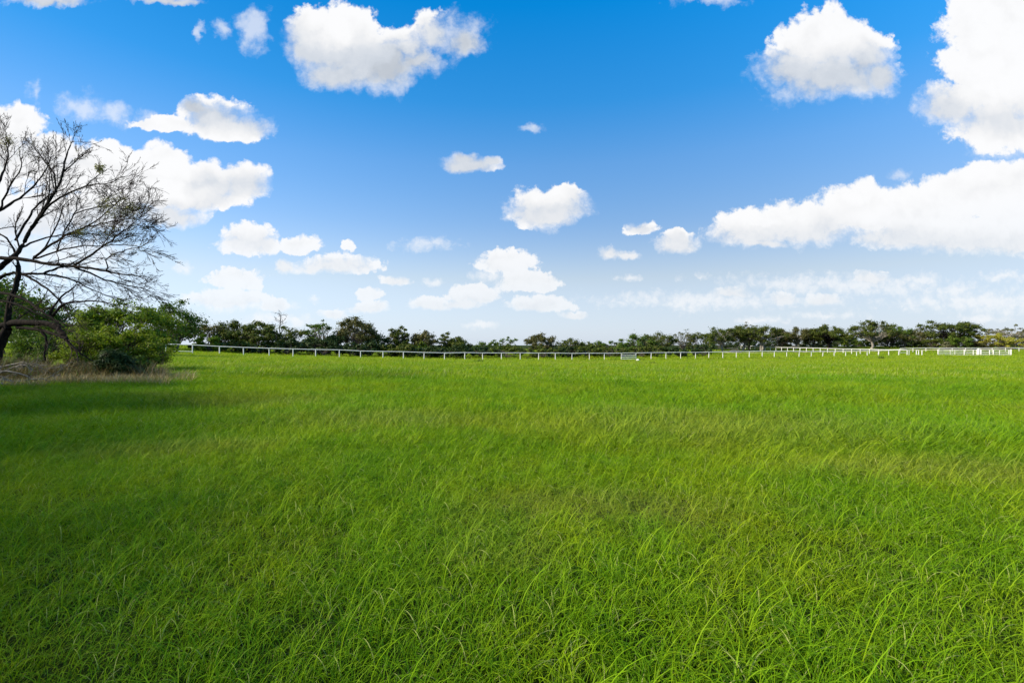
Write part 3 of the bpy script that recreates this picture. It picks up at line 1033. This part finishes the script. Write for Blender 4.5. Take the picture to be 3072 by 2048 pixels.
# kind, label, x, top y, width (photo pixels), depth (None: behind the fence), leaf, bark, leaves, crown bottom, clumps, extra
OAK, MES = 'oak_tree', 'mesquite_tree'
TREES = [
    (MES, 'tall leafy green tree rising behind the bare tree by the field edge', 20, 872, 230, 46, 'bright', 'mid_bark', 7000, .12, 46, {}),
    (MES, 'broad olive green tree behind the black limb of the bare tree', 190, 905, 260, 50, 'green', 'mid_bark', 7000, .06, 46, {}),
    (MES, 'wide bright green tree beside the left end of the white fence', 385, 897, 250, 47, 'bright', 'mid_bark', 11000, .02, 60, {}),
    (MES, 'airy green tree with loose open crown above the fence end', 525, 894, 160, 74, 'green', 'mid_bark', 4200, .05, 44, {'gap': .5}),
    (MES, 'small bright green bush tree just behind the fence near its left end', 628, 1002, 66, 73, 'bright', 'mid_bark', 2600, .0, 22, {}),
    (OAK, 'thin brownish tree beside the airy green tree', 632, 960, 80, 84, 'brown', 'mid_bark', 1500, .1, 26, {'gap': .4}),
    (OAK, 'broad dark tree with brown left flank behind the fence', 705, 956, 120, 86, 'oak', 'mid_bark', 4200, .0, 40, {}),
    (OAK, 'dense dark green tree touching the bare snag', 765, 962, 130, 85, 'oak', 'mid_bark', 4600, .0, 40, {}),
    (OAK, 'dark tree with ragged sloping crown right of the bare snag', 868, 976, 100, 86, 'oak', 'mid_bark', 2600, .0, 34, {'gap': .5}),
    (OAK, 'open grey-trunked tree with thin forked stems and see-through crown', 966, 956, 88, 86, 'green', 'pale_bark', 1300, .30, 34, {'gap': .3, 'trunk': .17, 'clump_r': .13}),
    (OAK, 'tall domed olive brown oak, the highest of the middle tree line', 1062, 947, 112, 89, 'brown', 'mid_bark', 4000, .14, 46, {'clump_r': .17}),
    (OAK, 'dark rounded oak leaning on the tall domed oak', 1108, 968, 72, 91, 'oak', 'mid_bark', 2800, .0, 30, {}),
    (OAK, 'narrow twisted dark tree with hanging clumps', 1168, 984, 56, 92, 'oak', 'mid_bark', 1500, .05, 26, {'clump_r': .15}),
    (OAK, 'slim oak with a tufted round top between two lower trees', 1206, 976, 52, 93, 'oak', 'mid_bark', 1500, .15, 22, {'clump_r': .18}),
    (OAK, 'olive brown oak with knobbly crown over a bright green bush', 1268, 988, 80, 95, 'brown', 'mid_bark', 2600, .05, 34, {}),
    (OAK, 'sparse little tree with thin dark sprays in a sky gap', 1308, 1006, 52, 96, 'green', 'mid_bark', 500, .1, 22, {'gap': .2, 'clump_r': .13}),
    (OAK, 'slender dark tree with separate tufts on a crooked top', 1336, 996, 46, 97, 'oak', 'mid_bark', 1000, .1, 20, {'clump_r': .15}),
    (OAK, 'round dark oak standing next to a wide dip in the tree line', 1374, 1008, 68, 97, 'oak', 'mid_bark', 2600, .0, 28, {}),
    (MES, 'low round green tree in the dip of the tree line', 1450, 1026, 64, 98, 'green', 'mid_bark', 2200, .0, 22, {}),
    (MES, 'airy green tree with feathery top right of the dip', 1512, 1009, 92, 99, 'green', 'mid_bark', 1700, .0, 34, {'gap': .35, 'clump_r': .14}),
    (OAK, 'domed brown-green oak rising alone from the low middle of the line', 1620, 998, 92, 101, 'brown', 'mid_bark', 3600, .05, 40, {'clump_r': .17}),
    (OAK, 'low straggly dark tree right of the domed brown-green oak', 1706, 1013, 90, 103, 'oak', 'mid_bark', 2000, .0, 34, {'gap': .45}),
    (OAK, 'low dark tree with two pale bare forks near the hurdle', 1765, 1024, 70, 104, 'oak', 'pale_bark', 1500, .0, 26, {'gap': .45}),
    (MES, 'spreading green tree behind the slatted hurdle', 1830, 1016, 96, 106, 'green', 'mid_bark', 2600, .0, 32, {}),
    (MES, 'bushy green tree with pale top right of the hurdle', 1915, 1000, 96, 109, 'green', 'mid_bark', 3000, .0, 36, {'gap': .55}),
    (OAK, 'dark tree with one pale slim trunk showing under it', 1975, 995, 100, 112, 'oak', 'pale_bark', 3200, .12, 36, {'forks': 1, 'trunk': .2}),
    (OAK, 'thin grey-green tree with scattered top sprays', 2046, 987, 60, 116, 'pale', 'mid_bark', 600, .2, 26, {'gap': .2, 'clump_r': .13}),
    (OAK, 'rounded dark green tree left of the oak grove', 2098, 994, 92, 120, 'oak', 'mid_bark', 3000, .0, 34, {}),
    (OAK, 'dense oak at the left end of the pale-trunked grove', 2168, 980, 100, 150, 'oak', 'pale_bark', 3800, .26, 40, {'trunk': .22}),
    (OAK, 'oak with bare wispy sprays standing above its crown', 2226, 976, 92, 152, 'oak', 'pale_bark', 3400, .28, 38, {'trunk': .22}),
    (OAK, 'grey tall thin tree whose sparse top overtops the grove', 2246, 966, 78, 154, 'pale', 'mid_bark', 700, .45, 26, {'gap': .2, 'clump_r': .12}),
    (OAK, 'spreading oak on a pale forked trunk behind the back fence', 2284, 977, 108, 150, 'oak', 'pale_bark', 4000, .28, 42, {'trunk': .28, 'forks': 3}),
    (OAK, 'small dark tree filling the notch between grove and lone oaks', 2342, 986, 60, 154, 'brown', 'mid_bark', 1700, .1, 24, {}),
    (OAK, 'oak on a straight white trunk near the back fence', 2386, 980, 92, 152, 'brown', 'pale_bark', 3000, .26, 34, {'trunk': .24, 'forks': 1}),
    (OAK, 'low brown-green oak between white trunk oak and big dark oak', 2436, 984, 84, 153, 'brown', 'mid_bark', 2600, .18, 30, {}),
    (OAK, 'big dark green oak with a thick dark trunk standing free', 2486, 970, 104, 148, 'oak', 'bark', 4600, .20, 46, {'trunk': .36, 'forks': 1}),
    (MES, 'yellow-green bushy tree between big dark oak and bare-crowned oak', 2546, 994, 66, 156, 'bright', 'mid_bark', 2200, .0, 24, {}),
    (OAK, 'oak with ragged dark crown on a thick pale trunk', 2618, 959, 108, 146, 'oak', 'pale_bark', 3600, .22, 46, {'trunk': .34, 'clump_r': .16, 'forks': 1}),
    (OAK, 'full green oak joined to the ragged dark oak', 2674, 971, 92, 149, 'green', 'mid_bark', 3400, .08, 36, {}),
    (OAK, 'brownish oak with a slim straight pale trunk', 2716, 988, 84, 147, 'brown', 'pale_bark', 2300, .22, 30, {'trunk': .18, 'forks': 1}),
    (OAK, 'thin see-through tree in the gap before the large gate oak', 2758, 984, 66, 150, 'pale', 'mid_bark', 900, .1, 28, {'gap': .25, 'clump_r': .14}),
    (OAK, 'large wide oak with layered crown behind the white gates', 2846, 960, 156, 146, 'oak', 'bark', 6500, .12, 60, {'clump_r': .16, 'trunk': .34}),
    (MES, 'round green bush tree under the large wide oak', 2872, 1004, 84, 141, 'green', 'mid_bark', 2600, .0, 26, {}),
    (MES, 'yellow-green tree behind the right gate', 2962, 999, 116, 143, 'yellow', 'mid_bark', 3800, .0, 36, {}),
    (OAK, 'pale airy tree with crooked limbs above yellow brush', 3022, 972, 84, 148, 'pale', 'pale_bark', 1500, .35, 34, {'gap': .4, 'clump_r': .15}),
    (MES, 'yellow sunlit bush tree at the far right of the field', 3056, 1008, 76, 142, 'yellow', 'mid_bark', 2400, .0, 26, {}),
    (OAK, 'half-seen pale tree beyond the yellow sunlit bush', 3090, 984, 70, 146, 'pale', 'pale_bark', 1500, .2, 26, {'gap': .4}),
]
for i, (nm, lab, xp, ty, wp, zd, lm, bm, nl, cb, nc, ex) in enumerate(TREES):
    z = zd
    x = (xp - 1536) / F * z
    g = h1(x, z)
    Ht = CAM_H + (1024 - ty) / F * z - g
    W = wp / F * z * 1.2
    rng = np.random.default_rng(1000 + i)
    r = empty(nm, (x, z, g - .02), lab, 'tree', 'trees along the far edge of the pasture')
    ex = dict(ex)
    ex.setdefault('clump_r', float(rng.uniform(.17, .25)))
    ex.setdefault('lean', float(rng.uniform(-.12, .12)))
    make_tree(r, Ht, W, M[lm], M[bm], rng, nleaf=int(nl * (2.4 if ex.get('gap', .75) >= .5 else 2.0)), cb=cb, nclump=int(nc * 1.25), leaf=0.22 if z < 60 else (.30 if z < 125 else .38), **ex)

# understorey shrubs along the tree line
SHR = []
rng = np.random.default_rng(55)
NICK = {4: 'small bright green bush tree', 5: 'thin brownish tree', 6: 'broad dark tree with brown flank', 7: 'dense dark tree by the snag', 8: 'ragged sloping dark tree', 9: 'open grey-trunked tree', 10: 'tall domed olive oak', 11: 'rounded oak by the domed oak', 12: 'narrow twisted dark tree', 13: 'slim oak with tufted top', 14: 'knobbly olive brown oak', 15: 'sparse tree in the sky gap', 16: 'slender crooked tufted tree', 17: 'round dark oak beside the dip', 18: 'low round tree in the dip', 19: 'airy feathery green tree', 20: 'domed brown-green oak', 21: 'low straggly dark tree', 22: 'tree with two pale forks', 23: 'green tree behind the hurdle', 24: 'bushy tree right of the hurdle', 25: 'tree with one slim pale trunk', 26: 'thin grey-green tree', 27: 'rounded tree left of the grove', 28: 'leftmost oak of the pale-trunked grove', 29: 'oak with wispy top sprays', 31: 'oak on a pale forked trunk', 32: 'small dark notch tree', 33: 'oak on a straight white trunk', 34: 'low brown-green oak', 35: 'big free-standing dark oak', 39: 'brownish slim-trunked oak', 40: 'thin see-through tree'}
for k, nick in NICK.items():
    xp = TREES[k][2] + rng.uniform(-12, 12)
    tone = 'dark' if rng.random() < .6 else 'oak'
    word = {'dark': 'black-green', 'oak': 'dull olive'}[tone]
    if k < 28:
        z = (fence_depth(xp) + 14 if xp > 700 else 79) + rng.uniform(-2, 1)
        ty = rng.uniform(1012, 1028) if 700 < xp < 1150 else rng.uniform(1030, 1042)
        SHR.append((xp, z, ty, rng.uniform(84, 110), tone, 'low %s shrub under the %s' % (word, nick)))
    else:
        SHR.append((xp, 164 + rng.uniform(-2, 4), rng.uniform(1012, 1026), rng.uniform(76, 100), tone, 'dim %s shrub behind the %s' % (word, nick)))
SHR += [(2538, 158, 1008, 96, 'dark', 'dark broad shrub behind the yellow-green bushy tree'), (2645, 156, 1010, 96, 'oak', 'olive shrub behind the thick pale trunk'), (2765, 155, 1020, 80, 'oak', 'olive shrub at the foot of the thin see-through tree'), (2890, 150, 1012, 110, 'dark', 'dark shrub behind the round green bush tree'), (3000, 152, 1016, 110, 'brown', 'brown shrub behind the yellow shrub'), (2798, 143, 1012, 62, 'oak', 'dark rounded shrub at the left foot of the large gate oak'), (2925, 142, 1022, 52, 'brown', 'brownish shrub between green bush tree and yellow-green tree'),
        (3010, 140, 1026, 70, 'yellow', 'yellow shrub below the pale airy tree'), (2838, 140, 1024, 40, 'pale', 'pale dry shrub against the foot of the large wide oak'),
        (2700, 149, 1020, 90, 'dark', 'black-green shrub behind the slim pale trunk'), (2590, 152, 1016, 80, 'green', 'leafy green shrub left of the thick pale trunk'), (2470, 156, 1024, 70, 'pale', 'dry pale brush heap behind the thick dark trunk'),
        (1258, 93, 1023, 54, 'bright', 'bright green bush below the olive brown oak'), (1848, 104, 1035, 60, 'green', 'leafy green bush beside the hurdle bay'), (930, 84, 1010, 62, 'dark', 'dark bush left of the open grey-trunked tree'), (1006, 85, 1000, 62, 'dark', 'dark bush right of the open grey-trunked tree'), (480, 66, 1002, 70, 'bright', 'light green bush by the old grey stakes')]
for i, (xp, z, ty, wp, lm, lab) in enumerate(SHR):
    x = (xp - 1536) / F * z
    g = h1(x, z)
    Ht = max(1.2, CAM_H + (1024 - ty) / F * z - g)
    W = wp / F * z * 1.1
    r = empty('shrub', (x, z, g - .02), lab, 'shrub', 'shrubs along the tree line')
    make_tree(r, Ht, W, M[lm], M['mid_bark'], np.random.default_rng(3000 + i), nleaf=3000, cb=0.0, nclump=26, leaf=.36, trunk=.05, forks=3, names=('stem', 'foliage'), clump_r=.26)

# bare snag in the tree line, bare forks near the hurdle
def grow(mb, P, r0, r1, level, rng, spawn=(0.25, 1.0), n_child=8, lr=0.42, ang=(18, 55), k=5, up=0.0, zig=.05, minr=.006, tips=None):
    """branch P with recursively grown side branches and twigs"""
    P = np.asarray(P, float)
    n = len(P)
    mb.tube(P, np.linspace(r0, r1, n), max(3, k))
    if tips is not None and level <= 0: tips.append(P[-1])
    if level <= 0: return
    seg = np.linalg.norm(np.diff(P, axis=0), axis=1); cum = np.concatenate([[0], np.cumsum(seg)]); L = cum[-1]
    for c in range(n_child):
        t = rng.uniform(*spawn) if c else 0.98
        s = t * L
        i = min(n - 2, int(np.searchsorted(cum, s)) - 1); i = max(i, 0)
        f = (s - cum[i]) / max(seg[i], 1e-6)
        p = P[i] * (1 - f) + P[i + 1] * f
        T = (P[i + 1] - P[i]) / max(seg[i], 1e-6)
        R = rng.normal(size=3); R -= T * (R @ T); R /= np.linalg.norm(R) + 1e-9
        a = math.radians(rng.uniform(*ang)) * (0.35 if c == 0 else 1)
        D = T * math.cos(a) + R * math.sin(a)
        D[2] += up; D /= np.linalg.norm(D)
        ll = L * lr * rng.uniform(.55, 1.25) * (1.15 - .45 * t)
        m = 5 if level > 1 else 4
        Q = [p]
        d = D.copy()
        for _ in range(m):
            d = d + rng.normal(size=3) * zig * 4 + np.array([0, 0, up * .25]); d /= np.linalg.norm(d)
            Q.append(Q[-1] + d * ll / m)
        rr = max(minr, (r0 + (r1 - r0) * t) * rng.uniform(.45, .7))
        grow(mb, Q, rr, max(minr * .8, rr * .4), level - 1, rng, (0.2, 1.0), max(3, int(n_child * .62)), lr * 1.0, ang, k - 1, up, zig, minr, tips)


z = 87; x = (838 - 1536) / F * z; g = h1(x, z)
r = empty('dead_tree', (x, z, g), 'leafless dark snag with crooked twigs sticking up from the dark trees', 'tree')
mb = MB(); rng = np.random.default_rng(5)
Ht = CAM_H + (1024 - 937) / F * z - g
grow(mb, wig((0, 0, -.2), (0.3, 0, Ht), 9, .015, rng), .16, .035, 2, rng, (.5, .95), 12, .26, (40, 75), 6, .12, .06, .02)
mb.build('trunk', M['bark'], r, smooth=True)

# ------------------------------------------------------------------ the bare tree at the left edge
TZ = 20.0
LIMBS = [   # (points in photo pixels, depth offset at start / end, radius at start / end in metres, side branches)
    ([(-20, 1120), (-14, 1060), (4, 1024), (22, 985)], 0, 0, .30, .22, 0),
    ([(22, 985), (22, 962), (32, 897), (50, 853), (57, 821), (52, 797)], 0, .2, .17, .11, 4),
    ([(-90, 992), (0, 979), (43, 966), (98, 968), (141, 968), (165, 981), (186, 994), (200, 1020)], .3, -.8, .22, .11, 5),
    ([(54, 981), (110, 986), (173, 1005), (196, 1014)], .0, -1.0, .09, .05, 5),
    ([(120, 985), (138, 1012), (140, 1030), (134, 1057), (136, 1080)], -.5, -.6, .07, .04, 3),
    ([(-40, 772), (0, 775), (65, 775), (108, 786), (156, 793), (217, 799), (271, 804), (321, 814), (358, 823), (410, 826)], 0, -1.2, .12, .03, 13),
    ([(217, 799), (241, 784), (277, 765), (314, 734), (347, 712), (379, 687), (402, 668)], -.6, -2.0, .06, .02, 13),
    ([(223, 801), (271, 819), (314, 840), (368, 853), (420, 862), (448, 874)], -.6, -.3, .05, .018, 12),
    ([(321, 812), (326, 797), (314, 780), (340, 762), (380, 748), (420, 742)], -1, -1.6, .035, .016, 10),
    ([(-30, 850), (0, 832), (26, 819), (76, 821), (134, 821), (156, 810), (184, 801), (220, 790)], .4, .8, .08, .05, 6),
    ([(134, 821), (184, 830), (228, 843), (260, 862), (293, 875), (347, 899)], .6, 1.6, .055, .018, 10),
    ([(56, 819), (98, 836), (141, 866), (173, 895), (189, 914), (205, 940)], .2, -.6, .06, .03, 8),
    ([(158, 948), (180, 918), (199, 908), (238, 905), (282, 901), (325, 909)], -.8, -1.5, .07, .025, 6),
    ([(150, 945), (173, 897), (206, 871), (236, 851)], -.6, -.2, .06, .025, 6),
    ([(-20, 870), (0, 877), (43, 886), (87, 901), (108, 925), (152, 949), (189, 983)], -.4, -1.6, .07, .05, 8),
    ([(-20, 898), (0, 901), (54, 914), (104, 936), (150, 958)], -1, -1.6, .05, .025, 7),
    ([(-30, 830), (0, 801), (33, 775), (56, 756), (72, 723), (91, 693), (121, 644), (147, 603), (167, 569), (193, 519), (197, 473), (208, 443), (217, 423)], 0, .8, .15, .018, 15),
    ([(167, 569), (165, 521), (141, 493), (121, 467), (93, 432)], .6, 1.2, .045, .016, 10),
    ([(193, 516), (228, 482), (258, 458)], .7, .2, .032, .014, 9),
    ([(93, 683), (121, 650), (152, 608), (195, 586), (232, 566), (271, 553), (325, 553), (369, 530)], .2, -1.4, .065, .014, 10),
    ([(260, 555), (280, 536), (314, 514), (322, 508)], -.6, -1.0, .025, .012, 4),
    ([(46, 722), (87, 651), (102, 623), (152, 579), (191, 571), (210, 545)], .5, 1.8, .06, .016, 9),
    ([(-30, 640), (0, 634), (28, 612), (72, 588), (117, 540), (139, 508), (150, 480)], -.5, .5, .08, .016, 11),
    ([(0, 630), (12, 590), (35, 549), (65, 501), (66, 470)], -.5, -1.2, .05, .015, 10),
    ([(-10, 560), (0, 540), (13, 510), (28, 467), (20, 436), (22, 398)], -.5, 0, .06, .014, 11),
    ([(100, 775), (141, 743), (184, 715), (202, 701), (260, 681), (303, 653), (347, 610), (386, 588)], -.2, -1.8, .06, .015, 14),
    ([(65, 743), (104, 723), (152, 710), (195, 704), (250, 700), (310, 706)], .2, 1.4, .05, .018, 11),
    ([(102, 771), (141, 742), (156, 705), (186, 644), (189, 614), (217, 592)], .2, 2.2, .045, .016, 9),
    ([(170, 755), (191, 694), (225, 640), (230, 612), (240, 585)], -.3, 1.0, .04, .015, 9),
    ([(225, 640), (256, 631), (303, 618), (347, 616), (390, 622), (420, 640)], .2, -1.0, .03, .013, 11),
    ([(108, 775), (152, 760), (206, 743), (254, 736), (314, 738), (370, 732), (430, 742)], 0, -2.0, .045, .014, 13),
    ([(260, 681), (300, 672), (350, 660), (400, 655), (440, 668)], -1.2, -2.2, .03, .013, 12),
    ([(60, 800), (30, 720), (-5, 700), (-40, 690)], .5, .5, .06, .02, 6),
    ([(-30, 712), (0, 685), (50, 680), (70, 678)], .4, .6, .03, .015, 5),
]
x0 = (-20 - 1536) / F * TZ
g0 = h1(x0, TZ)
bt = empty('mesquite_tree', (x0, TZ, g0), 'large bare spreading tree with black limbs and fine twigs at the field edge', 'tree')
woodb, twigb = MB(), MB()
rng = np.random.default_rng(21)
tips = []
org = np.array([x0, TZ, g0])
for (pp, d0, d1, r0, r1, nch) in LIMBS:
    n = len(pp)
    D = TZ + np.linspace(d0, d1, n)
    P = np.array([px(a, b, dd) for (a, b), dd in zip(pp, D)]) - org
    if pp[0] == (-20, 1120): P[0][2] = -.3
    # smooth and roughen
    t = np.linspace(0, n - 1, (n - 1) * 3 + 1)
    P2 = np.stack([np.interp(t, np.arange(n), P[:, c]) for c in range(3)], -1)
    for _ in range(2):
        P2[1:-1] = P2[1:-1] * .5 + (P2[:-2] + P2[2:]) * .25
    P2 += rng.normal(size=P2.shape) * .012
    r0, r1 = r0 * (.7 if r0 > .1 else .8), r1 * .75
    woodb.tube(P2, np.linspace(r0, r1, len(P2)) * (1 + rng.normal(0, .06, len(P2))), 8)
    if nch:
        lv = 3 if r0 < .13 else 2
        Lw = np.linalg.norm(np.diff(P2, axis=0), axis=1).sum()
        grow(twigb, P2, r0 * .6, r1 * .6, 3, rng, (.22, 1.0), int(nch * 1.25), min(.44, 1.9 / Lw), (10, 38), 5, .025, .036, .0058, tips)
# free end of the trunk below the picture edge
woodb.build('trunk', M['bark'], bt, smooth=True)
twigb.build('twigs', M['twig'], bt, smooth=True)
# the few leaf sprays that are left
tips = np.array(tips)
tw = tips + org
sx = tw[:, 0] / tw[:, 1] * F + 1536
sy = 1024 - (tw[:, 2] - CAM_H) / tw[:, 1] * F
rng = np.random.default_rng(77)
fol = MB()
spots = [((350, 620), 52, 30, .40), ((300, 690), 60, 26, .16), ((410, 660), 40, 50, .14), ((280, 600), 40, 20, .2), ((240, 700), 40, 10, .5), ((20, 425), 25, 25, .35), ((360, 540), 25, 20, .25), ((410, 740), 30, 20, .3), ((150, 480), 120, 60, .04), ((330, 740), 60, 30, .08)]
for (c, rx, ry, pr) in spots:
    k = (((sx - c[0]) / rx) ** 2 + ((sy - c[1]) / ry) ** 2 < 1) & (rng.random(len(sx)) < pr)
    for p in tips[k]:
        m = int(rng.integers(4, 10))
        fol.leaves(p + rng.normal(size=(m, 3)) * .07, rng.uniform(.03, .07, m), rng, aspect=.4)
bp0 = px(300, 505, TZ - 1.0) - org
fol.leaves(bp0 + rng.normal(size=(260, 3)) * .085, rng.uniform(.05, .1, 260), rng, aspect=.45)
fol.build('leaf_sprays', M['pale_y'], bt)

# ------------------------------------------------------------------ thicket below the bare tree
def near_shrub(xp, yb, ty, wp, z, lm, nl, nc, lab, leaf=.10, name='shrub', cat='shrub', grp=None, aspect=.35, flat=.75, up=.1, cr=.2, gap=.8, cb=0.0):
    x = (xp - 1536) / F * z
    g = h1(x, z)
    Ht = max(.5, CAM_H + (1024 - ty) / F * z - g)
    r = empty(name, (x, z, g - .02), lab, cat, grp)
    make_tree(r, Ht, wp / F * z * 1.08, M[lm], M['twig'], np.random.default_rng(int(xp * 7 + ty)), nleaf=nl, cb=cb, nclump=nc, leaf=leaf, trunk=.05, forks=3, names=('stem', 'foliage'), aspect=aspect, flat=flat, up=up, clump_r=cr, gap=gap)


near_shrub(370, 1110, 968, 225, 24.5, 'lime', 22000, 70, 'large feathery lime green shrub beside the bare tree', .13, cr=.15, gap=.55)
near_shrub(248, 1110, 985, 140, 22.5, 'lime', 10000, 44, 'feathery lime green shrub hanging under the thick black limb', .11, cr=.16, gap=.55)
near_shrub(455, 1100, 1010, 90, 26.5, 'green', 7000, 30, 'sparse green shrub with drooping bare twigs over the open grass', .11, gap=.5)
near_shrub(95, 1110, 1060, 120, 21.5, 'green', 6000, 30, 'small leafy green shrub among brown dead stalks', .10)
near_shrub(140, 1110, 960, 220, 33, 'green', 14000, 46, 'olive shrub behind the thick black limb', .15)
near_shrub(342, 1132, 1050, 92, 18.9, 'dark', 9000, 26, 'dark round bush of stiff strap leaves in front of the lime shrub', .20, aspect=.16, name='strap_leaf_bush', up=.6, cr=.24)
near_shrub(425, 1120, 1065, 70, 20.0, 'green', 4500, 24, 'low green shrub right of the dark round bush', .10, gap=.6)
near_shrub(230, 1130, 1075, 130, 19.8, 'brushleaf', 8000, 34, 'brown half-dead shrub left of the dark round bush', .12, aspect=.2, gap=.6)
near_shrub(60, 1130, 1085, 150, 19.0, 'brushleaf', 8000, 34, 'brown dead brush mound behind the fallen branches', .12, aspect=.2, gap=.6)

# dry stalks and dry grass fringe (uncountable)
def stalks(name, regions, mat, label, lmin, lmax, width, seed, flop=.9):
    rng = np.random.default_rng(seed)
    mb = MB()
    for (xa, xb, za, zb, n, hs) in regions:
        for _ in range(n):
            z = rng.uniform(za, zb)
            x = (rng.uniform(xa, xb) - 1536) / F * z
            L = rng.uniform(lmin, lmax) * hs
            hd = rng.random() * 6.28
            e = math.radians(rng.uniform(40, 88)); bend = rng.uniform(.1, 1.3) * flop
            p = np.array([x, z, 0.0])
            side = np.array([-math.sin(hd), math.cos(hd), rng.normal(0, .3)]) * width * rng.uniform(.5, 1.3)
            V = []
            for k in range(3):
                V += [p - side * (1 - .25 * k), p + side * (1 - .25 * k)]
                ee = e - bend * (k + .5) / 3
                p = p + np.array([math.cos(ee) * math.cos(hd), math.cos(ee) * math.sin(hd), math.sin(ee)]) * L / 3
            V.append(p)
            mb.add(V, [[0, 1, 3, 2], [2, 3, 5, 4]], [[4, 5, 6]], rng.random())
    V = np.concatenate(mb.V)
    nv = 7
    base = V.reshape(-1, nv, 3)
    g = H(base[:, 0, 0], base[:, 0, 1])
    base[:, :, 2] += g[:, None] - .02
    mb.V = [base.reshape(-1, 3)]
    o = mb.build(name, mat)
    return tag(o, label, 'dry grass', kind='stuff')


stalks('dry_grass', [(95, 500, 16.8, 18.9, 6500, .6), (300, 580, 18.3, 21.5, 2400, .6), (-60, 130, 15.8, 17.4, 1500, .55)], M['tan'], 'tan dry grass fringe along the foot of the thicket', .35, .9, .010, 5)
stalks('dead_stalks', [(-80, 140, 19.5, 24, 3000, 1.0), (100, 330, 18.3, 20.0, 3600, .75), (330, 490, 18.6, 21, 1600, .8), (-80, 120, 17.2, 19.4, 2600, .9)], M['brush'], 'tangle of brown dead weed stalks inside the thicket', .5, 1.35, .012, 6)

# fallen branches at the left edge
rng = np.random.default_rng(91)
for i, (pp, zb, lab) in enumerate((
        ([(-90, 1118), (-20, 1112), (40, 1118), (90, 1130), (140, 1150)], 16.6, 'fallen grey branch with many twigs arching over the grass'),
        ([(-80, 1150), (0, 1140), (60, 1142), (110, 1136), (150, 1140)], 16.2, 'fallen pale grey branch lying along the dry grass edge'),
        ([(-60, 1090), (10, 1098), (70, 1092), (130, 1104)], 17.6, 'thin fallen branch resting on the brown dead brush'),
        ([(-70, 1165), (0, 1150), (50, 1155), (80, 1180)], 15.8, 'low fallen branch with dark twig tips poking into green grass'))):
    P = np.array([px(a, b, zb + .15 * k) for k, (a, b) in enumerate(pp)])
    o0 = P[0].copy(); o0[2] = h1(o0[0], o0[1])
    t = np.linspace(0, len(P) - 1, 13)
    P = np.stack([np.interp(t, np.arange(len(P)), P[:, c]) for c in range(3)], -1) + rng.normal(size=(13, 3)) * .02
    mb = MB()
    grow(mb, P - o0, .05, .015, 3, rng, (.1, 1), 9, .42, (15, 60), 6, -.02, .05, .007)
    r = empty('fallen_branch', o0, lab, 'branch', 'fallen branches at the field edge')
    mb.build('limb', M['grey_wood'], r, smooth=True)

# weeds standing out of the pasture
rng = np.random.default_rng(14)
for xp, yb, z, hh, lab in ((1437, 1100, 55, .55, 'dark green weed tuft in the grass before the middle of the fence'), (2645, 1082, 78, .6, 'small dark weed standing in the grass before the far corner'), (1960, 1106, 52, .45, 'green weed tuft in the grass in front of the hurdle')):
    x = (xp - 1536) / F * z
    mb = MB()
    for _ in range(90):
        a = rng.random() * 6.28; L = hh * rng.uniform(.5, 1.2)
        e = math.radians(rng.uniform(35, 85)); c = np.array([rng.normal(0, .25), rng.normal(0, .2), -.03])
        d = np.array([math.cos(e) * math.cos(a), math.cos(e) * math.sin(a), math.sin(e)])
        s_ = np.array([-math.sin(a), math.cos(a), 0]) * .02
        mb.add([c - s_, c + s_, c + d * L * .6 + s_, c + d * L * .6 - s_, c + d * L + np.array([0, 0, -.05])], [[0, 1, 2, 3]], [[3, 2, 4]], rng.random())
    tag(mb.build('weed_tuft', M['green'], loc=(x, z, h1(x, z))), lab, 'weed')

# ------------------------------------------------------------------ unseen trees carried on along the field edge, spaced and thinned to half-shade the near grass
for i, (x, y, hh, w, lab) in enumerate(((-21.0, 11.5, 8.5, 8.0, 'leafy tree of the field edge next to the bare tree'), (-18.0, 7.6, 8.5, 8.0, 'second leafy tree of the field edge after the bare tree'), (-15.6, 3.8, 8.5, 8.0, 'third leafy tree of the field edge after the bare tree'), (-13.4, 0.2, 8.5, 8.0, 'leafy tree of the field edge left of the viewer'), (-11.8, -3.4, 9.0, 8.0, 'leafy tree of the field edge just behind the viewer'), (-10.8, -7.0, 9.5, 8.5, 'second leafy tree of the field edge behind the viewer'), (-10.4, -10.6, 10.0, 9.0, 'last leafy tree of the field edge behind the viewer'))):
    r = empty('mesquite_tree', (x, y, h1(x, y)), lab, 'tree', 'leafy trees of the field edge outside the view')
    make_tree(r, hh, w, M['green'], M['mid_bark'], np.random.default_rng(600 + i), nleaf=3000, cb=.04, nclump=64, leaf=.28, clump_r=.24)

# the wood goes on left of the bare tree
for i, (x, y, hh, w, lab) in enumerate(((-46.0, 27.0, 8.5, 10.0, 'broad green tree of the wood left of the bare tree'), (-60.0, 40.0, 9.0, 12.0, 'wide dark tree of the wood behind the broad green tree'), (-42.0, 38.0, 8.0, 10.0, 'round green tree of the wood between bare tree and wide dark tree'), (-74.0, 60.0, 9.5, 13.0, 'far green tree at the left end of the wood'))):
    r = empty('oak_tree', (x, y, h1(x, y)), lab, 'tree', 'trees of the wood outside the view')
    make_tree(r, hh, w, M['green' if i % 2 == 0 else 'oak'], M['mid_bark'], np.random.default_rng(900 + i), nleaf=6000, cb=.02, nclump=46, leaf=.3)
